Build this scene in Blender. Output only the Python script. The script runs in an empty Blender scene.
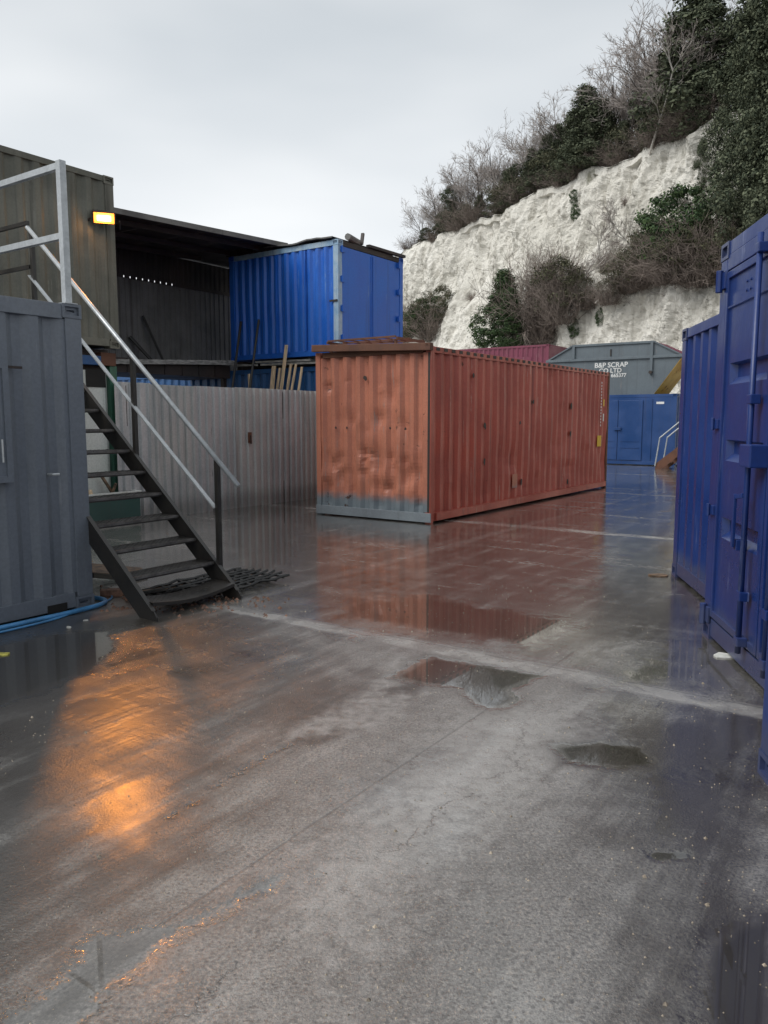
import bpy, bmesh, math, random
import numpy as np
from mathutils import Vector, Matrix, noise

# ------------------------------------------------------------------ camera, sky, sun, exposure
sc = bpy.context.scene
COL = sc.collection
F_PX, PITCH, EYE = 770.0, math.atan(92 / 770.0), 1.65
cam_d = bpy.data.cameras.new('camera')
cam_d.sensor_fit = 'VERTICAL'
cam_d.sensor_height = 36.0
cam_d.lens = F_PX / 1024 * 36.0
cam_d.clip_start, cam_d.clip_end = 0.05, 3000
cam = bpy.data.objects.new('camera', cam_d)
COL.objects.link(cam)
cam.location = (0, 0, EYE)
cam.rotation_euler = (math.pi / 2 - PITCH, 0, 0)
sc.camera = cam

SUN_EL, SUN_AZ = math.radians(48), math.radians(250)     # azimuth clockwise from +Y
world = bpy.data.worlds.new('World')
sc.world = world
world.use_nodes = True
wn, wl = world.node_tree.nodes, world.node_tree.links
wn.clear()
w_out = wn.new('ShaderNodeOutputWorld')
w_bg = wn.new('ShaderNodeBackground')
w_bg.inputs['Strength'].default_value = 0.1
w_sky = wn.new('ShaderNodeTexSky')
w_sky.sky_type = 'NISHITA'
w_sky.sun_disc = False
w_sky.sun_elevation = SUN_EL
w_sky.sun_rotation = SUN_AZ
w_sky.air_density, w_sky.dust_density = 1.0, 3.0
w_hsv = wn.new('ShaderNodeHueSaturation')
w_hsv.inputs['Saturation'].default_value = 0.25
w_tc = wn.new('ShaderNodeTexCoord')
w_map = wn.new('ShaderNodeMapping')
w_map.inputs['Scale'].default_value = (1.0, 1.0, 3.2)
w_no = wn.new('ShaderNodeTexNoise')
w_no.inputs['Scale'].default_value = 1.7
w_no.inputs['Detail'].default_value = 3.5
w_no.inputs['Roughness'].default_value = 0.45
w_rmp = wn.new('ShaderNodeValToRGB')
w_rmp.color_ramp.elements[0].position = 0.28
w_rmp.color_ramp.elements[0].color = (0.53, 0.585, 0.635, 1)
w_rmp.color_ramp.elements[1].position = 0.72
w_rmp.color_ramp.elements[1].color = (0.83, 0.855, 0.875, 1)
w_sep = wn.new('ShaderNodeSeparateXYZ')
w_el = wn.new('ShaderNodeMapRange')                      # cloud deck thins towards the horizon, as an overcast does
w_el.inputs['From Min'].default_value = 0.0
w_el.inputs['From Max'].default_value = 0.6
w_el.inputs['To Min'].default_value = 8.1
w_el.inputs['To Max'].default_value = 5.7
w_mul = wn.new('ShaderNodeVectorMath')
w_mul.operation = 'SCALE'
w_mix = wn.new('ShaderNodeMix')
w_mix.data_type = 'RGBA'
w_mix.inputs['Factor'].default_value = 0.88
wl.new(w_sky.outputs[0], w_hsv.inputs['Color'])
wl.new(w_tc.outputs['Generated'], w_map.inputs['Vector'])
wl.new(w_map.outputs[0], w_no.inputs['Vector'])
wl.new(w_no.outputs[0], w_rmp.inputs[0])
wl.new(w_tc.outputs['Generated'], w_sep.inputs[0])
wl.new(w_sep.outputs['Z'], w_el.inputs['Value'])
wl.new(w_rmp.outputs[0], w_mul.inputs[0])
wl.new(w_el.outputs[0], w_mul.inputs['Scale'])
wl.new(w_hsv.outputs[0], w_mix.inputs[6])
wl.new(w_mul.outputs[0], w_mix.inputs[7])
wl.new(w_mix.outputs[2], w_bg.inputs['Color'])
wl.new(w_bg.outputs[0], w_out.inputs['Surface'])

sun_d = bpy.data.lights.new('sun', 'SUN')
sun_d.energy = 1.5
sun_d.angle = math.radians(40)
sun_d.color = (1.0, 0.985, 0.96)
sun = bpy.data.objects.new('sun', sun_d)
COL.objects.link(sun)
_sd = Vector((math.sin(SUN_AZ) * math.cos(SUN_EL), math.cos(SUN_AZ) * math.cos(SUN_EL), math.sin(SUN_EL)))
sun.rotation_euler = _sd.to_track_quat('Z', 'Y').to_euler()

sc.view_settings.view_transform = 'Standard'
sc.view_settings.look = 'None'
sc.view_settings.exposure = 0.75
sc.view_settings.gamma = 1.0
sc.view_settings.use_curve_mapping = False
sc.render.engine = 'CYCLES'
sc.cycles.use_denoising = True
sc.cycles.max_bounces = 8
sc.cycles.sample_clamp_indirect = 6.0

random.seed(11)
rng = np.random.default_rng(5)

# ------------------------------------------------------------------ pixel helpers (a pixel is a direction; distance from what it touches)
CT, ST = math.cos(PITCH), math.sin(PITCH)
def slope(py):
    return math.tan(math.atan((512 - py) / F_PX) - PITCH)
def ray(px, py):
    a, b = px - 384, 512 - py
    return Vector((a, F_PX * CT + b * ST, -F_PX * ST + b * CT))
def ground(px, py, z=0.0):
    r = ray(px, py)
    return Vector((0, 0, EYE)) + r * ((z - EYE) / r.z)
def at_y(px, py, Y):
    r = ray(px, py)
    return Vector((0, 0, EYE)) + r * (Y / r.y)

ANG = math.radians(34.9)                       # the yard's grid: U away to the right, V towards the right
U = Vector((math.sin(ANG), math.cos(ANG), 0))
V = Vector((math.cos(ANG), -math.sin(ANG), 0))
RZ = math.pi / 2 - ANG                         # local x = U, local y = -V
def grid(x, y, z, o):
    return Vector((o[0], o[1], 0)) + U * x - V * y + Vector((0, 0, z))

# ------------------------------------------------------------------ material helpers
def nt(name):
    m = bpy.data.materials.new(name)
    m.use_nodes = True
    n, l = m.node_tree.nodes, m.node_tree.links
    return m, n, l, n['Principled BSDF']
def c4(c):
    return (c[0], c[1], c[2], 1.0)
def noise_node(n, l, vec, scale, detail=4, rough=0.55, dist=0.0):
    t = n.new('ShaderNodeTexNoise')
    t.inputs['Scale'].default_value = scale
    t.inputs['Detail'].default_value = detail
    t.inputs['Roughness'].default_value = rough
    t.inputs['Distortion'].default_value = dist
    l.new(vec, t.inputs['Vector'])
    return t.outputs[0]
def mapping(n, l, vec, scale, loc=(0, 0, 0)):
    m = n.new('ShaderNodeMapping')
    m.inputs['Scale'].default_value = scale
    m.inputs['Location'].default_value = loc
    l.new(vec, m.inputs['Vector'])
    return m.outputs[0]
def step(n, l, val, a, b, o0=0.0, o1=1.0, smooth=True):
    r = n.new('ShaderNodeMapRange')
    r.interpolation_type = 'SMOOTHSTEP' if smooth else 'LINEAR'
    r.inputs['From Min'].default_value = a
    r.inputs['From Max'].default_value = b
    r.inputs['To Min'].default_value = o0
    r.inputs['To Max'].default_value = o1
    l.new(val, r.inputs['Value'])
    return r.outputs[0]
def mth(n, l, op, a, b=None, c=None):
    m = n.new('ShaderNodeMath')
    m.operation = op
    for i, v in enumerate((a, b, c)):
        if v is None:
            continue
        if isinstance(v, (int, float)):
            m.inputs[i].default_value = v
        else:
            l.new(v, m.inputs[i])
    return m.outputs[0]
def mixc(n, l, fac, a, b, mode='MIX'):
    m = n.new('ShaderNodeMix')
    m.data_type = 'RGBA'
    m.blend_type = mode
    if isinstance(fac, (int, float)):
        m.inputs['Factor'].default_value = fac
    else:
        l.new(fac, m.inputs['Factor'])
    for i, v in ((6, a), (7, b)):
        if isinstance(v, (tuple, list)):
            m.inputs[i].default_value = c4(v)
        else:
            l.new(v, m.inputs[i])
    return m.outputs[2]
def bump(n, l, bsdf, h, strength, dist):
    b = n.new('ShaderNodeBump')
    b.inputs['Strength'].default_value = strength
    b.inputs['Distance'].default_value = dist
    l.new(h, b.inputs['Height'])
    l.new(b.outputs[0], bsdf.inputs['Normal'])
    return b

RUST = ((0.10, 0.038, 0.018), (0.035, 0.016, 0.011))
def paint(name, col, col2, rust=0.3, streak=0.3, streak_col=(0.05, 0.04, 0.035), scuff=0.0, scuff_col=(0.45, 0.36, 0.32),
          rough=0.45, fade=1.2, rust_scale=5.0, band=None, metal=0.0, seed=0.0, bumpy=0.25, vstretch=0.3):
    col, col2 = tuple(min(0.85, x * 1.15) for x in col), tuple(min(0.85, x * 1.15) for x in col2)
    m, n, l, b = nt(name)
    tc = n.new('ShaderNodeTexCoord')
    o = mapping(n, l, tc.outputs['Object'], (1, 1, 1), (seed, seed * 1.7, seed * 0.6))
    big = noise_node(n, l, o, fade, 5, 0.6)
    col_out = mixc(n, l, step(n, l, big, 0.32, 0.68), col, col2)
    fine = noise_node(n, l, o, 35, 4, 0.6)
    col_out = mixc(n, l, step(n, l, fine, 0.3, 0.7, 0.0, 0.16), col_out, (0.02, 0.02, 0.02))
    st = noise_node(n, l, mapping(n, l, o, (9, 9, vstretch)), 1.0, 5, 0.6)
    col_out = mixc(n, l, step(n, l, st, 0.52, 0.75, 0.0, streak), col_out, streak_col)
    st2 = noise_node(n, l, mapping(n, l, o, (22, 22, 0.6), (3, 5, 2)), 1.0, 3, 0.6)
    if scuff > 0:
        sp = noise_node(n, l, mapping(n, l, o, (1, 1, 0.6), (9, 4, 1)), 2.3, 4, 0.7)
        sm = mth(n, l, 'MULTIPLY', step(n, l, st2, 0.60, 0.66), step(n, l, sp, 0.50, 0.62))
        col_out = mixc(n, l, mth(n, l, 'MULTIPLY', sm, scuff), col_out, scuff_col)
    if band:
        sz = n.new('ShaderNodeSeparateXYZ')
        l.new(tc.outputs['Object'], sz.inputs[0])
        zz = mth(n, l, 'MULTIPLY_ADD', noise_node(n, l, o, 7, 5, 0.65), -0.16, sz.outputs['Z'])
        col_out = mixc(n, l, step(n, l, zz, band[0], band[0] + band[1], band[3] if len(band) > 3 else 1.0, 0.0), col_out, band[2])
    rn = noise_node(n, l, o, rust_scale, 8, 0.68)
    rn2 = noise_node(n, l, o, 1.1, 3, 0.5)
    rs = mth(n, l, 'ADD', mth(n, l, 'MULTIPLY', rn, 0.72), mth(n, l, 'MULTIPLY', rn2, 0.28))
    thr = 0.70 - 0.17 * rust
    rm = step(n, l, rs, thr, thr + 0.05)
    rcol = mixc(n, l, step(n, l, noise_node(n, l, o, 28, 4, 0.6), 0.35, 0.65), RUST[0], RUST[1])
    if rust > 0:
        col_out = mixc(n, l, rm, col_out, rcol)
    l.new(col_out, b.inputs['Base Color'])
    rr = mth(n, l, 'ADD', step(n, l, big, 0.3, 0.7, rough - 0.08, rough + 0.12), mth(n, l, 'MULTIPLY', rm, 0.3))
    l.new(rr, b.inputs['Roughness'])
    b.inputs['Metallic'].default_value = metal
    h = mth(n, l, 'ADD', mth(n, l, 'MULTIPLY', fine, 0.4), mth(n, l, 'MULTIPLY', rm, -0.5 if rust > 0 else 0.0))
    h = mth(n, l, 'ADD', h, mth(n, l, 'MULTIPLY', noise_node(n, l, o, 3.5, 3, 0.5), 2.5))
    bump(n, l, b, h, bumpy, 0.006)
    return m

M = {}
M['orange'] = paint('faded_orange_steel', (0.42, 0.160, 0.100), (0.34, 0.120, 0.075), rust=0.62, streak=0.7, streak_col=(0.19, 0.11, 0.085),
                    scuff=0.75, scuff_col=(0.27, 0.22, 0.20), rough=0.42, band=(0.19, 0.20, (0.15, 0.18, 0.20)), rust_scale=7, seed=2)
M['orange_sill'] = paint('grey_overpainted_sill', (0.20, 0.23, 0.25), (0.15, 0.17, 0.19), rust=0.35, streak=0.3, rough=0.4, seed=4)
M['red'] = paint('oxide_red_steel', (0.38, 0.080, 0.052), (0.30, 0.062, 0.042), rust=0.45, streak=0.6, streak_col=(0.11, 0.024, 0.02),
                 scuff=0.8, scuff_col=(0.42, 0.24, 0.19), rough=0.40, rust_scale=4, seed=6)
M['rust'] = paint('rusty_steel', (0.13, 0.052, 0.026), (0.075, 0.032, 0.02), rust=0.6, streak=0.4, rough=0.7, rust_scale=8, seed=1)
M['darkrust'] = paint('dark_rusty_steel', (0.035, 0.022, 0.018), (0.022, 0.018, 0.016), rust=0.4, streak=0.3, rough=0.6, seed=3)
M['blue'] = paint('bright_blue_steel', (0.010, 0.098, 0.46), (0.018, 0.125, 0.50), rust=0.22, streak=0.35, streak_col=(0.02, 0.04, 0.12),
                  scuff=0.35, scuff_col=(0.25, 0.36, 0.50), rough=0.38, seed=7)
M['blue_pale'] = paint('pale_worn_blue_steel', (0.20, 0.33, 0.47), (0.36, 0.45, 0.52), rust=0.3, streak=0.5, streak_col=(0.05, 0.12, 0.3), rough=0.5, fade=3, seed=8)
M['blue_low'] = paint('weathered_blue_steel', (0.012, 0.070, 0.20), (0.018, 0.09, 0.24), rust=0.25, streak=0.35, rough=0.45, seed=9)
M['navy'] = paint('fresh_navy_paint', (0.008, 0.026, 0.124), (0.010, 0.031, 0.145), rust=0.0, streak=0.12, streak_col=(0.03, 0.035, 0.08), scuff=0.4,
                  scuff_col=(0.22, 0.26, 0.42), rough=0.32, seed=10, bumpy=0.35, band=(0.10, 0.15, (0.07, 0.075, 0.10), 0.5))
M['back_blue'] = paint('deep_blue_paint', (0.012, 0.046, 0.150), (0.015, 0.054, 0.175), rust=0.15, streak=0.2, rough=0.4, seed=12)
M['grey'] = paint('slate_grey_paint', (0.135, 0.152, 0.178), (0.122, 0.139, 0.165), rust=0.0, streak=0.12, streak_col=(0.05, 0.055, 0.06), scuff=0.25,
                  scuff_col=(0.3, 0.31, 0.33), rough=0.45, seed=13)
M['olive'] = paint('dull_olive_steel', (0.15, 0.145, 0.115), (0.10, 0.10, 0.08), rust=0.25, streak=0.75, streak_col=(0.045, 0.042, 0.032), scuff=0.4,
                   scuff_col=(0.26, 0.25, 0.21), rough=0.55, seed=14)
M['maroon'] = paint('maroon_paint', (0.17, 0.030, 0.060), (0.14, 0.026, 0.05), rust=0.15, streak=0.3, scuff=0.3, rough=0.45, seed=15)
M['skip'] = paint('grey_skip_paint', (0.115, 0.14, 0.155), (0.09, 0.11, 0.125), rust=0.2, streak=0.4, streak_col=(0.06, 0.06, 0.06), scuff=0.2, rough=0.45, seed=16)
M['yellow'] = paint('worn_yellow_paint', (0.48, 0.30, 0.035), (0.40, 0.22, 0.03), rust=0.6, streak=0.7, streak_col=(0.12, 0.07, 0.03), rough=0.5, seed=17)
M['galv'] = paint('galvanised_tube', (0.42, 0.44, 0.45), (0.34, 0.36, 0.37), rust=0.0, streak=0.3, streak_col=(0.2, 0.2, 0.2), rough=0.38, metal=0.35, fade=6, seed=18)
M['fence'] = paint('dull_galvanised_sheet', (0.46, 0.468, 0.47), (0.36, 0.368, 0.375), rust=0.12, streak=0.7, streak_col=(0.17, 0.17, 0.165),
                   scuff=0.3, scuff_col=(0.4, 0.4, 0.38), rough=0.45, metal=0.25, seed=19, band=(0.04, 0.30, (0.09, 0.085, 0.07), 0.45))
M['fence2'] = paint('dull_galvanised_sheet_tan', (0.44, 0.44, 0.425), (0.35, 0.355, 0.355), rust=0.2, streak=0.7, streak_col=(0.16, 0.155, 0.14),
                    scuff=0.3, scuff_col=(0.4, 0.4, 0.38), rough=0.5, metal=0.2, seed=24, band=(0.04, 0.30, (0.09, 0.085, 0.07), 0.45))
M['dirty_sheet'] = paint('grimy_grey_sheet', (0.17, 0.165, 0.16), (0.12, 0.12, 0.115), rust=0.3, streak=0.7, rough=0.65, seed=20)
M['black'] = paint('black_steel', (0.018, 0.017, 0.016), (0.028, 0.025, 0.022), rust=0.35, streak=0.3, streak_col=(0.06, 0.045, 0.03), rough=0.38, fade=4, seed=21)
M['worn'] = paint('worn_bare_steel', (0.20, 0.19, 0.175), (0.09, 0.085, 0.08), rust=0.3, streak=0.4, rough=0.35, fade=9, metal=0.4, seed=31)
M['white'] = paint('dirty_white_panel', (0.62, 0.63, 0.60), (0.52, 0.54, 0.50), rust=0.0, streak=0.5, streak_col=(0.35, 0.35, 0.29), rough=0.5, seed=22)
M['green'] = paint('green_paint', (0.035, 0.12, 0.075), (0.03, 0.10, 0.07), rust=0.15, streak=0.3, rough=0.45, seed=23)
M['teal'] = paint('dark_teal_paint', (0.012, 0.06, 0.052), (0.015, 0.05, 0.045), rust=0.2, streak=0.3, rough=0.4, seed=25)
M['felt'] = paint('old_roof_felt', (0.16, 0.155, 0.145), (0.09, 0.088, 0.085), rust=0.2, streak=0.4, rough=0.75, seed=26)
M['label_yellow'] = paint('yellow_sticker', (0.65, 0.42, 0.03), (0.6, 0.38, 0.03), rust=0, streak=0.3, rough=0.5, seed=27)
M['label_white'] = paint('white_sticker', (0.68, 0.68, 0.66), (0.6, 0.6, 0.58), rust=0, streak=0.2, rough=0.5, seed=28)
M['paper'] = paint('sodden_paper', (0.6, 0.6, 0.57), (0.5, 0.5, 0.46), rust=0, streak=0.2, rough=0.5, fade=20, seed=29)

def simple(name, col, rough=0.5, metal=0.0, var=0.25, scale=8.0, stretch=(1, 1, 1), bumpy=0.2):
    m, n, l, b = nt(name)
    tc = n.new('ShaderNodeTexCoord')
    v = noise_node(n, l, mapping(n, l, tc.outputs['Object'], stretch), scale, 5, 0.6)
    d = tuple(x * (1 - var * 1.6) for x in col)
    u = tuple(min(1, x * (1 + var)) for x in col)
    l.new(mixc(n, l, step(n, l, v, 0.3, 0.7), d, u), b.inputs['Base Color'])
    b.inputs['Roughness'].default_value = rough
    b.inputs['Metallic'].default_value = metal
    bump(n, l, b, v, bumpy, 0.004)
    return m
M['wood'] = simple('pale_sawn_timber', (0.75, 0.56, 0.36), 0.6, 0, 0.22, 3.0, (8, 8, 0.6))
M['oldwood'] = simple('wet_old_timber', (0.16, 0.10, 0.06), 0.5, 0, 0.4, 3.0, (5, 5, 5))
M['hose'] = simple('blue_hose', (0.07, 0.25, 0.50), 0.35, 0, 0.2, 5.0)
M['rubber'] = simple('black_rubber', (0.02, 0.02, 0.02), 0.45, 0, 0.3, 12)
M['plank'] = simple('grey_plank', (0.30, 0.29, 0.27), 0.6, 0, 0.35, 3.0, (2, 2, 8))
M['leaf_litter'] = simple('yellow_leaf', (0.50, 0.46, 0.10), 0.5, 0, 0.3, 30)
M['dark'] = simple('dark_inside', (0.012, 0.011, 0.010), 0.8, 0, 0.2, 3)
M['brick'] = simple('broken_brick', (0.22, 0.12, 0.08), 0.7, 0, 0.35, 14)

def foliage(name, col, col2, rough=0.55):
    m, n, l, b = nt(name)
    g = n.new('ShaderNodeNewGeometry')
    tc = n.new('ShaderNodeTexCoord')
    v = noise_node(n, l, tc.outputs['Object'], 0.9, 3, 0.6)
    f = mth(n, l, 'ADD', mth(n, l, 'MULTIPLY', g.outputs['Random Per Island'], 0.6), mth(n, l, 'MULTIPLY', v, 0.4))
    l.new(mixc(n, l, step(n, l, f, 0.15, 0.85), col, col2), b.inputs['Base Color'])
    b.inputs['Roughness'].default_value = 0.8
    b.inputs['Specular IOR Level'].default_value = 0.2
    return m
M['evergreen'] = foliage('dark_evergreen_leaves', (0.036, 0.048, 0.031), (0.130, 0.145, 0.090))
M['ivy'] = foliage('ivy_leaves', (0.026, 0.050, 0.024), (0.075, 0.115, 0.045))
M['scrub'] = foliage('winter_scrub_leaves', (0.045, 0.048, 0.030), (0.12, 0.118, 0.070))
M['brush'] = foliage('brown_twigs', (0.12, 0.098, 0.085), (0.26, 0.215, 0.185), 0.8)
M['bark'] = simple('dark_bark', (0.07, 0.058, 0.05), 0.8, 0, 0.35, 4)
M['birch'] = simple('pale_birch_bark', (0.50, 0.47, 0.43), 0.7, 0, 0.3, 3)
M['twig'] = simple('bare_twigs', (0.33, 0.29, 0.265), 0.8, 0, 0.3, 3)

# ------------------------------------------------------------------ mesh helpers
class MB:
    """collects shapes; build() links them as one mesh object"""
    def __init__(self, fr=None):
        self.v, self.f, self.fr = [], [], fr
    def add(self, vs, fs):
        k = len(self.v)
        self.v += [self.fr(*p) if self.fr else tuple(p) for p in vs]
        self.f += [tuple(i + k for i in f) for f in fs]
        return self
    def box(self, a, b):
        x0, y0, z0 = a
        x1, y1, z1 = b
        return self.add([(x0, y0, z0), (x1, y0, z0), (x1, y1, z0), (x0, y1, z0), (x0, y0, z1), (x1, y0, z1), (x1, y1, z1), (x0, y1, z1)],
                        [(0, 3, 2, 1), (4, 5, 6, 7), (0, 1, 5, 4), (1, 2, 6, 5), (2, 3, 7, 6), (3, 0, 4, 7)])
    def bar(self, p, q, w, h, up=(0, 0, 1)):
        """rectangular bar from p to q"""
        p, q = Vector(p), Vector(q)
        d = (q - p).normalized()
        s = d.cross(Vector(up))
        if s.length < 1e-4:
            s = d.cross(Vector((1, 0, 0)))
        s.normalize()
        t = s.cross(d)
        vs = []
        for c in (p, q):
            for a, b in ((-1, -1), (1, -1), (1, 1), (-1, 1)):
                vs.append(c + s * (a * w / 2) + t * (b * h / 2))
        return self.add(vs, [(0, 1, 2, 3), (7, 6, 5, 4), (0, 4, 5, 1), (1, 5, 6, 2), (2, 6, 7, 3), (3, 7, 4, 0)])
    def tube(self, pts, r, n=8, r2=None, caps=True):
        pts = [Vector(p) for p in pts]
        m = len(pts)
        vs, fs = [], []
        prev = None
        for i, p in enumerate(pts):
            d = (pts[min(i + 1, m - 1)] - pts[max(i - 1, 0)]).normalized()
            if prev is None:
                s = d.cross(Vector((0, 0, 1)))
                if s.length < 1e-3:
                    s = d.cross(Vector((1, 0, 0)))
            else:
                s = prev - d * prev.dot(d)
            s.normalize()
            prev = s
            t = d.cross(s)
            rr = r if r2 is None else r + (r2 - r) * i / (m - 1)
            for k in range(n):
                a = 2 * math.pi * k / n
                vs.append(p + s * (math.cos(a) * rr) + t * (math.sin(a) * rr))
        for i in range(m - 1):
            for k in range(n):
                k2 = (k + 1) % n
                fs.append((i * n + k, i * n + k2, (i + 1) * n + k2, (i + 1) * n + k))
        if caps:
            fs.append(tuple(range(n - 1, -1, -1)))
            fs.append(tuple((m - 1) * n + k for k in range(n)))
        return self.add(vs, fs)
    def prism(self, poly, h0, h1):
        """poly in (s, z), extruded along the middle axis from h0 to h1"""
        n = len(poly)
        vs = [(a, h0, b) for a, b in poly] + [(a, h1, b) for a, b in poly]
        fs = [tuple(range(n)), tuple(range(2 * n - 1, n - 1, -1))]
        fs += [(i, (i + 1) % n, n + (i + 1) % n, n + i) for i in range(n)]
        return self.add(vs, fs)
    def mesh(self, name, bevel=0.0, fix=True):
        me = bpy.data.meshes.new(name)
        me.from_pydata([tuple(p) for p in self.v], [], self.f)
        if fix or bevel:
            bm = bmesh.new()
            bm.from_mesh(me)
            if fix:
                bmesh.ops.recalc_face_normals(bm, faces=bm.faces)
            if bevel:
                bmesh.ops.bevel(bm, geom=[e for e in bm.edges if len(e.link_faces) == 2 and e.calc_face_angle(0) > 0.6],
                                offset=bevel, segments=2, profile=0.6, affect='EDGES')
            bm.to_mesh(me)
            bm.free()
        me.update()
        return me
    def build(self, name, mat, parent=None, bevel=0.0, smooth=False, fix=True, kind=None):
        me = self.mesh(name, bevel, fix)
        me.materials.append(M[mat] if isinstance(mat, str) else mat)
        if smooth:
            me.polygons.foreach_set('use_smooth', [True] * len(me.polygons))
        return link(name, me, parent, kind)

def link(name, me, parent=None, kind=None):
    o = bpy.data.objects.new(name, me)
    COL.objects.link(o)
    if parent is not None:
        o.parent = parent
    if kind:
        o['kind'] = kind
    return o
def tag(o, label, cat, group=None):
    o['label'] = label
    o['category'] = cat
    if group:
        o['group'] = group
    return o
def thing(name, label, cat, loc=(0, 0, 0), rz=0.0, group=None):
    o = bpy.data.objects.new(name, None)
    COL.objects.link(o)
    o.location = loc
    o.rotation_euler = (0, 0, rz)
    o.empty_display_size = 0.2
    return tag(o, label, cat, group)
def copy_tree(o, parent=None):
    c = o.copy()
    COL.objects.link(c)
    c.parent = parent
    for ch in list(o.children):
        copy_tree(ch, c)
    return c

# ------------------------------------------------------------------ ground
def seg_dist(P, a, b):
    a, b = np.array(a), np.array(b)
    d = b - a
    t = np.clip(((P - a) @ d) / (d @ d), 0, 1)
    return np.linalg.norm(P - (a + t[:, None] * d), axis=1)
def poly_field(P, poly, soft):
    """1 inside, falling to 0 over soft metres on either side of the outline"""
    inside = np.zeros(len(P), bool)
    dist = np.full(len(P), 1e9)
    for i in range(len(poly)):
        a, b = poly[i], poly[(i + 1) % len(poly)]
        dist = np.minimum(dist, seg_dist(P, a, b))
        cond = (a[1] > P[:, 1]) != (b[1] > P[:, 1])
        xs = (b[0] - a[0]) * (P[:, 1] - a[1]) / (b[1] - a[1] + 1e-12) + a[0]
        inside ^= cond & (P[:, 0] < xs)
    sd = np.where(inside, dist, -dist)
    return np.clip(0.5 + sd / (2 * soft), 0, 1)
def gpoly(pts):
    return [tuple(ground(*p)[:2]) for p in pts]

def axis(lo, hi, d0, d1, stp, far):
    mid = list(np.arange(d0, d1 + 1e-6, stp))
    right, left, s = [], [], stp
    x = d1
    while x < far:
        s *= 1.12
        x += s
        right.append(x)
    x, s = d0, stp
    while x > -far:
        s *= 1.12
        x -= s
        left.append(x)
    return np.array(left[::-1] + mid + right)
gx = axis(-4, 4, -3.6, 3.6, 0.04, 900)
gy = axis(1, 12, 1.4, 12.6, 0.04, 900)
GX, GY = np.meshgrid(gx, gy)
P2 = np.stack([GX.ravel(), GY.ravel()], 1)
near = (np.abs(P2[:, 0]) < 14) & (P2[:, 1] > 0) & (P2[:, 1] < 40)
water, film, dark, pale, worn = (np.zeros(len(P2)) for _ in range(5))
def put(arr, pts, soft, val=1.0):
    arr[near] = np.maximum(arr[near], poly_field(P2[near], gpoly(pts), soft) * val)
# standing water
put(water, [(385, 678), (412, 662), (432, 655), (480, 663), (560, 676), (536, 682), (515, 690), (526, 700), (512, 709), (484, 713), (466, 703), (452, 690), (420, 686)], 0.13)
put(water, [(545, 744), (600, 739), (648, 746), (664, 768), (625, 772), (560, 764)], 0.11, 1.0)
put(water, [(690, 940), (730, 915), (790, 900), (790, 1060), (700, 1060), (684, 1000)], 0.12, 1.0)
put(water, [(636, 848), (690, 848), (705, 860), (650, 868)], 0.05, 0.95)
put(water, [(-40, 1050), (30, 985), (85, 930), (180, 908), (240, 885), (325, 852), (285, 890), (215, 935), (130, 985), (80, 1050)], 0.12, 0.80)
put(water, [(150, 822), (200, 785), (262, 748), (305, 738), (290, 752), (240, 785), (180, 822)], 0.09, 0.68)
put(water, [(320, 770), (400, 735), (480, 722), (520, 735), (460, 775), (380, 800)], 0.28, 0.60)
put(water, [(-60, 655), (60, 632), (118, 628), (122, 650), (100, 672), (-60, 735)], 0.15, 0.85)
put(water, [(555, 700), (640, 640), (705, 600), (768, 640), (768, 706), (680, 690)], 0.25, 0.75)
put(water, [(600, 770), (700, 740), (790, 730), (790, 800), (690, 800)], 0.2, 0.64)
put(water, [(315, 600), (430, 590), (620, 625), (540, 655), (425, 640), (320, 622)], 0.45, 0.95)
put(water, [(205, 540), (235, 510), (310, 502), (313, 560), (240, 602)], 0.4, 0.82)
put(water, [(316, 560), (430, 560), (430, 640), (316, 660)], 0.3, 0.62)
put(water, [(600, 500), (680, 478), (690, 500), (620, 520)], 0.4, 0.5)
put(water, [(420, 528), (520, 512), (600, 505), (560, 540), (440, 560)], 0.5, 0.58)
put(water, [(580, 470), (690, 467), (690, 480), (600, 488)], 0.5, 0.45)
put(water, [(575, 845), (640, 845), (640, 860), (590, 862)], 0.1, 0.55)
# damp film: everything beyond the slab joint shines, the near slab is rougher
Uv, Vv = np.array(U[:2]), np.array(V[:2])
uu, vv = P2 @ Uv, P2 @ Vv
film[:] = np.clip((uu - 4.3) / 0.6, 0, 1) * 0.72
put(film, [(-80, 640), (240, 610), (330, 660), (200, 740), (60, 820), (-80, 900)], 0.4, 0.55)
put(film, [(600, 700), (790, 715), (790, 1050), (700, 1050), (640, 850)], 0.4, 1.0)
put(film, [(330, 800), (460, 720), (560, 700), (520, 900), (600, 1050), (480, 1050), (420, 900)], 0.5, 0.75)
put(film, [(30, 690), (215, 680), (240, 745), (210, 860), (120, 930), (30, 900)], 0.3, 0.66)
put(film, [(60, 900), (330, 830), (420, 850), (200, 1050), (-60, 1050)], 0.4, 0.5)
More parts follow.
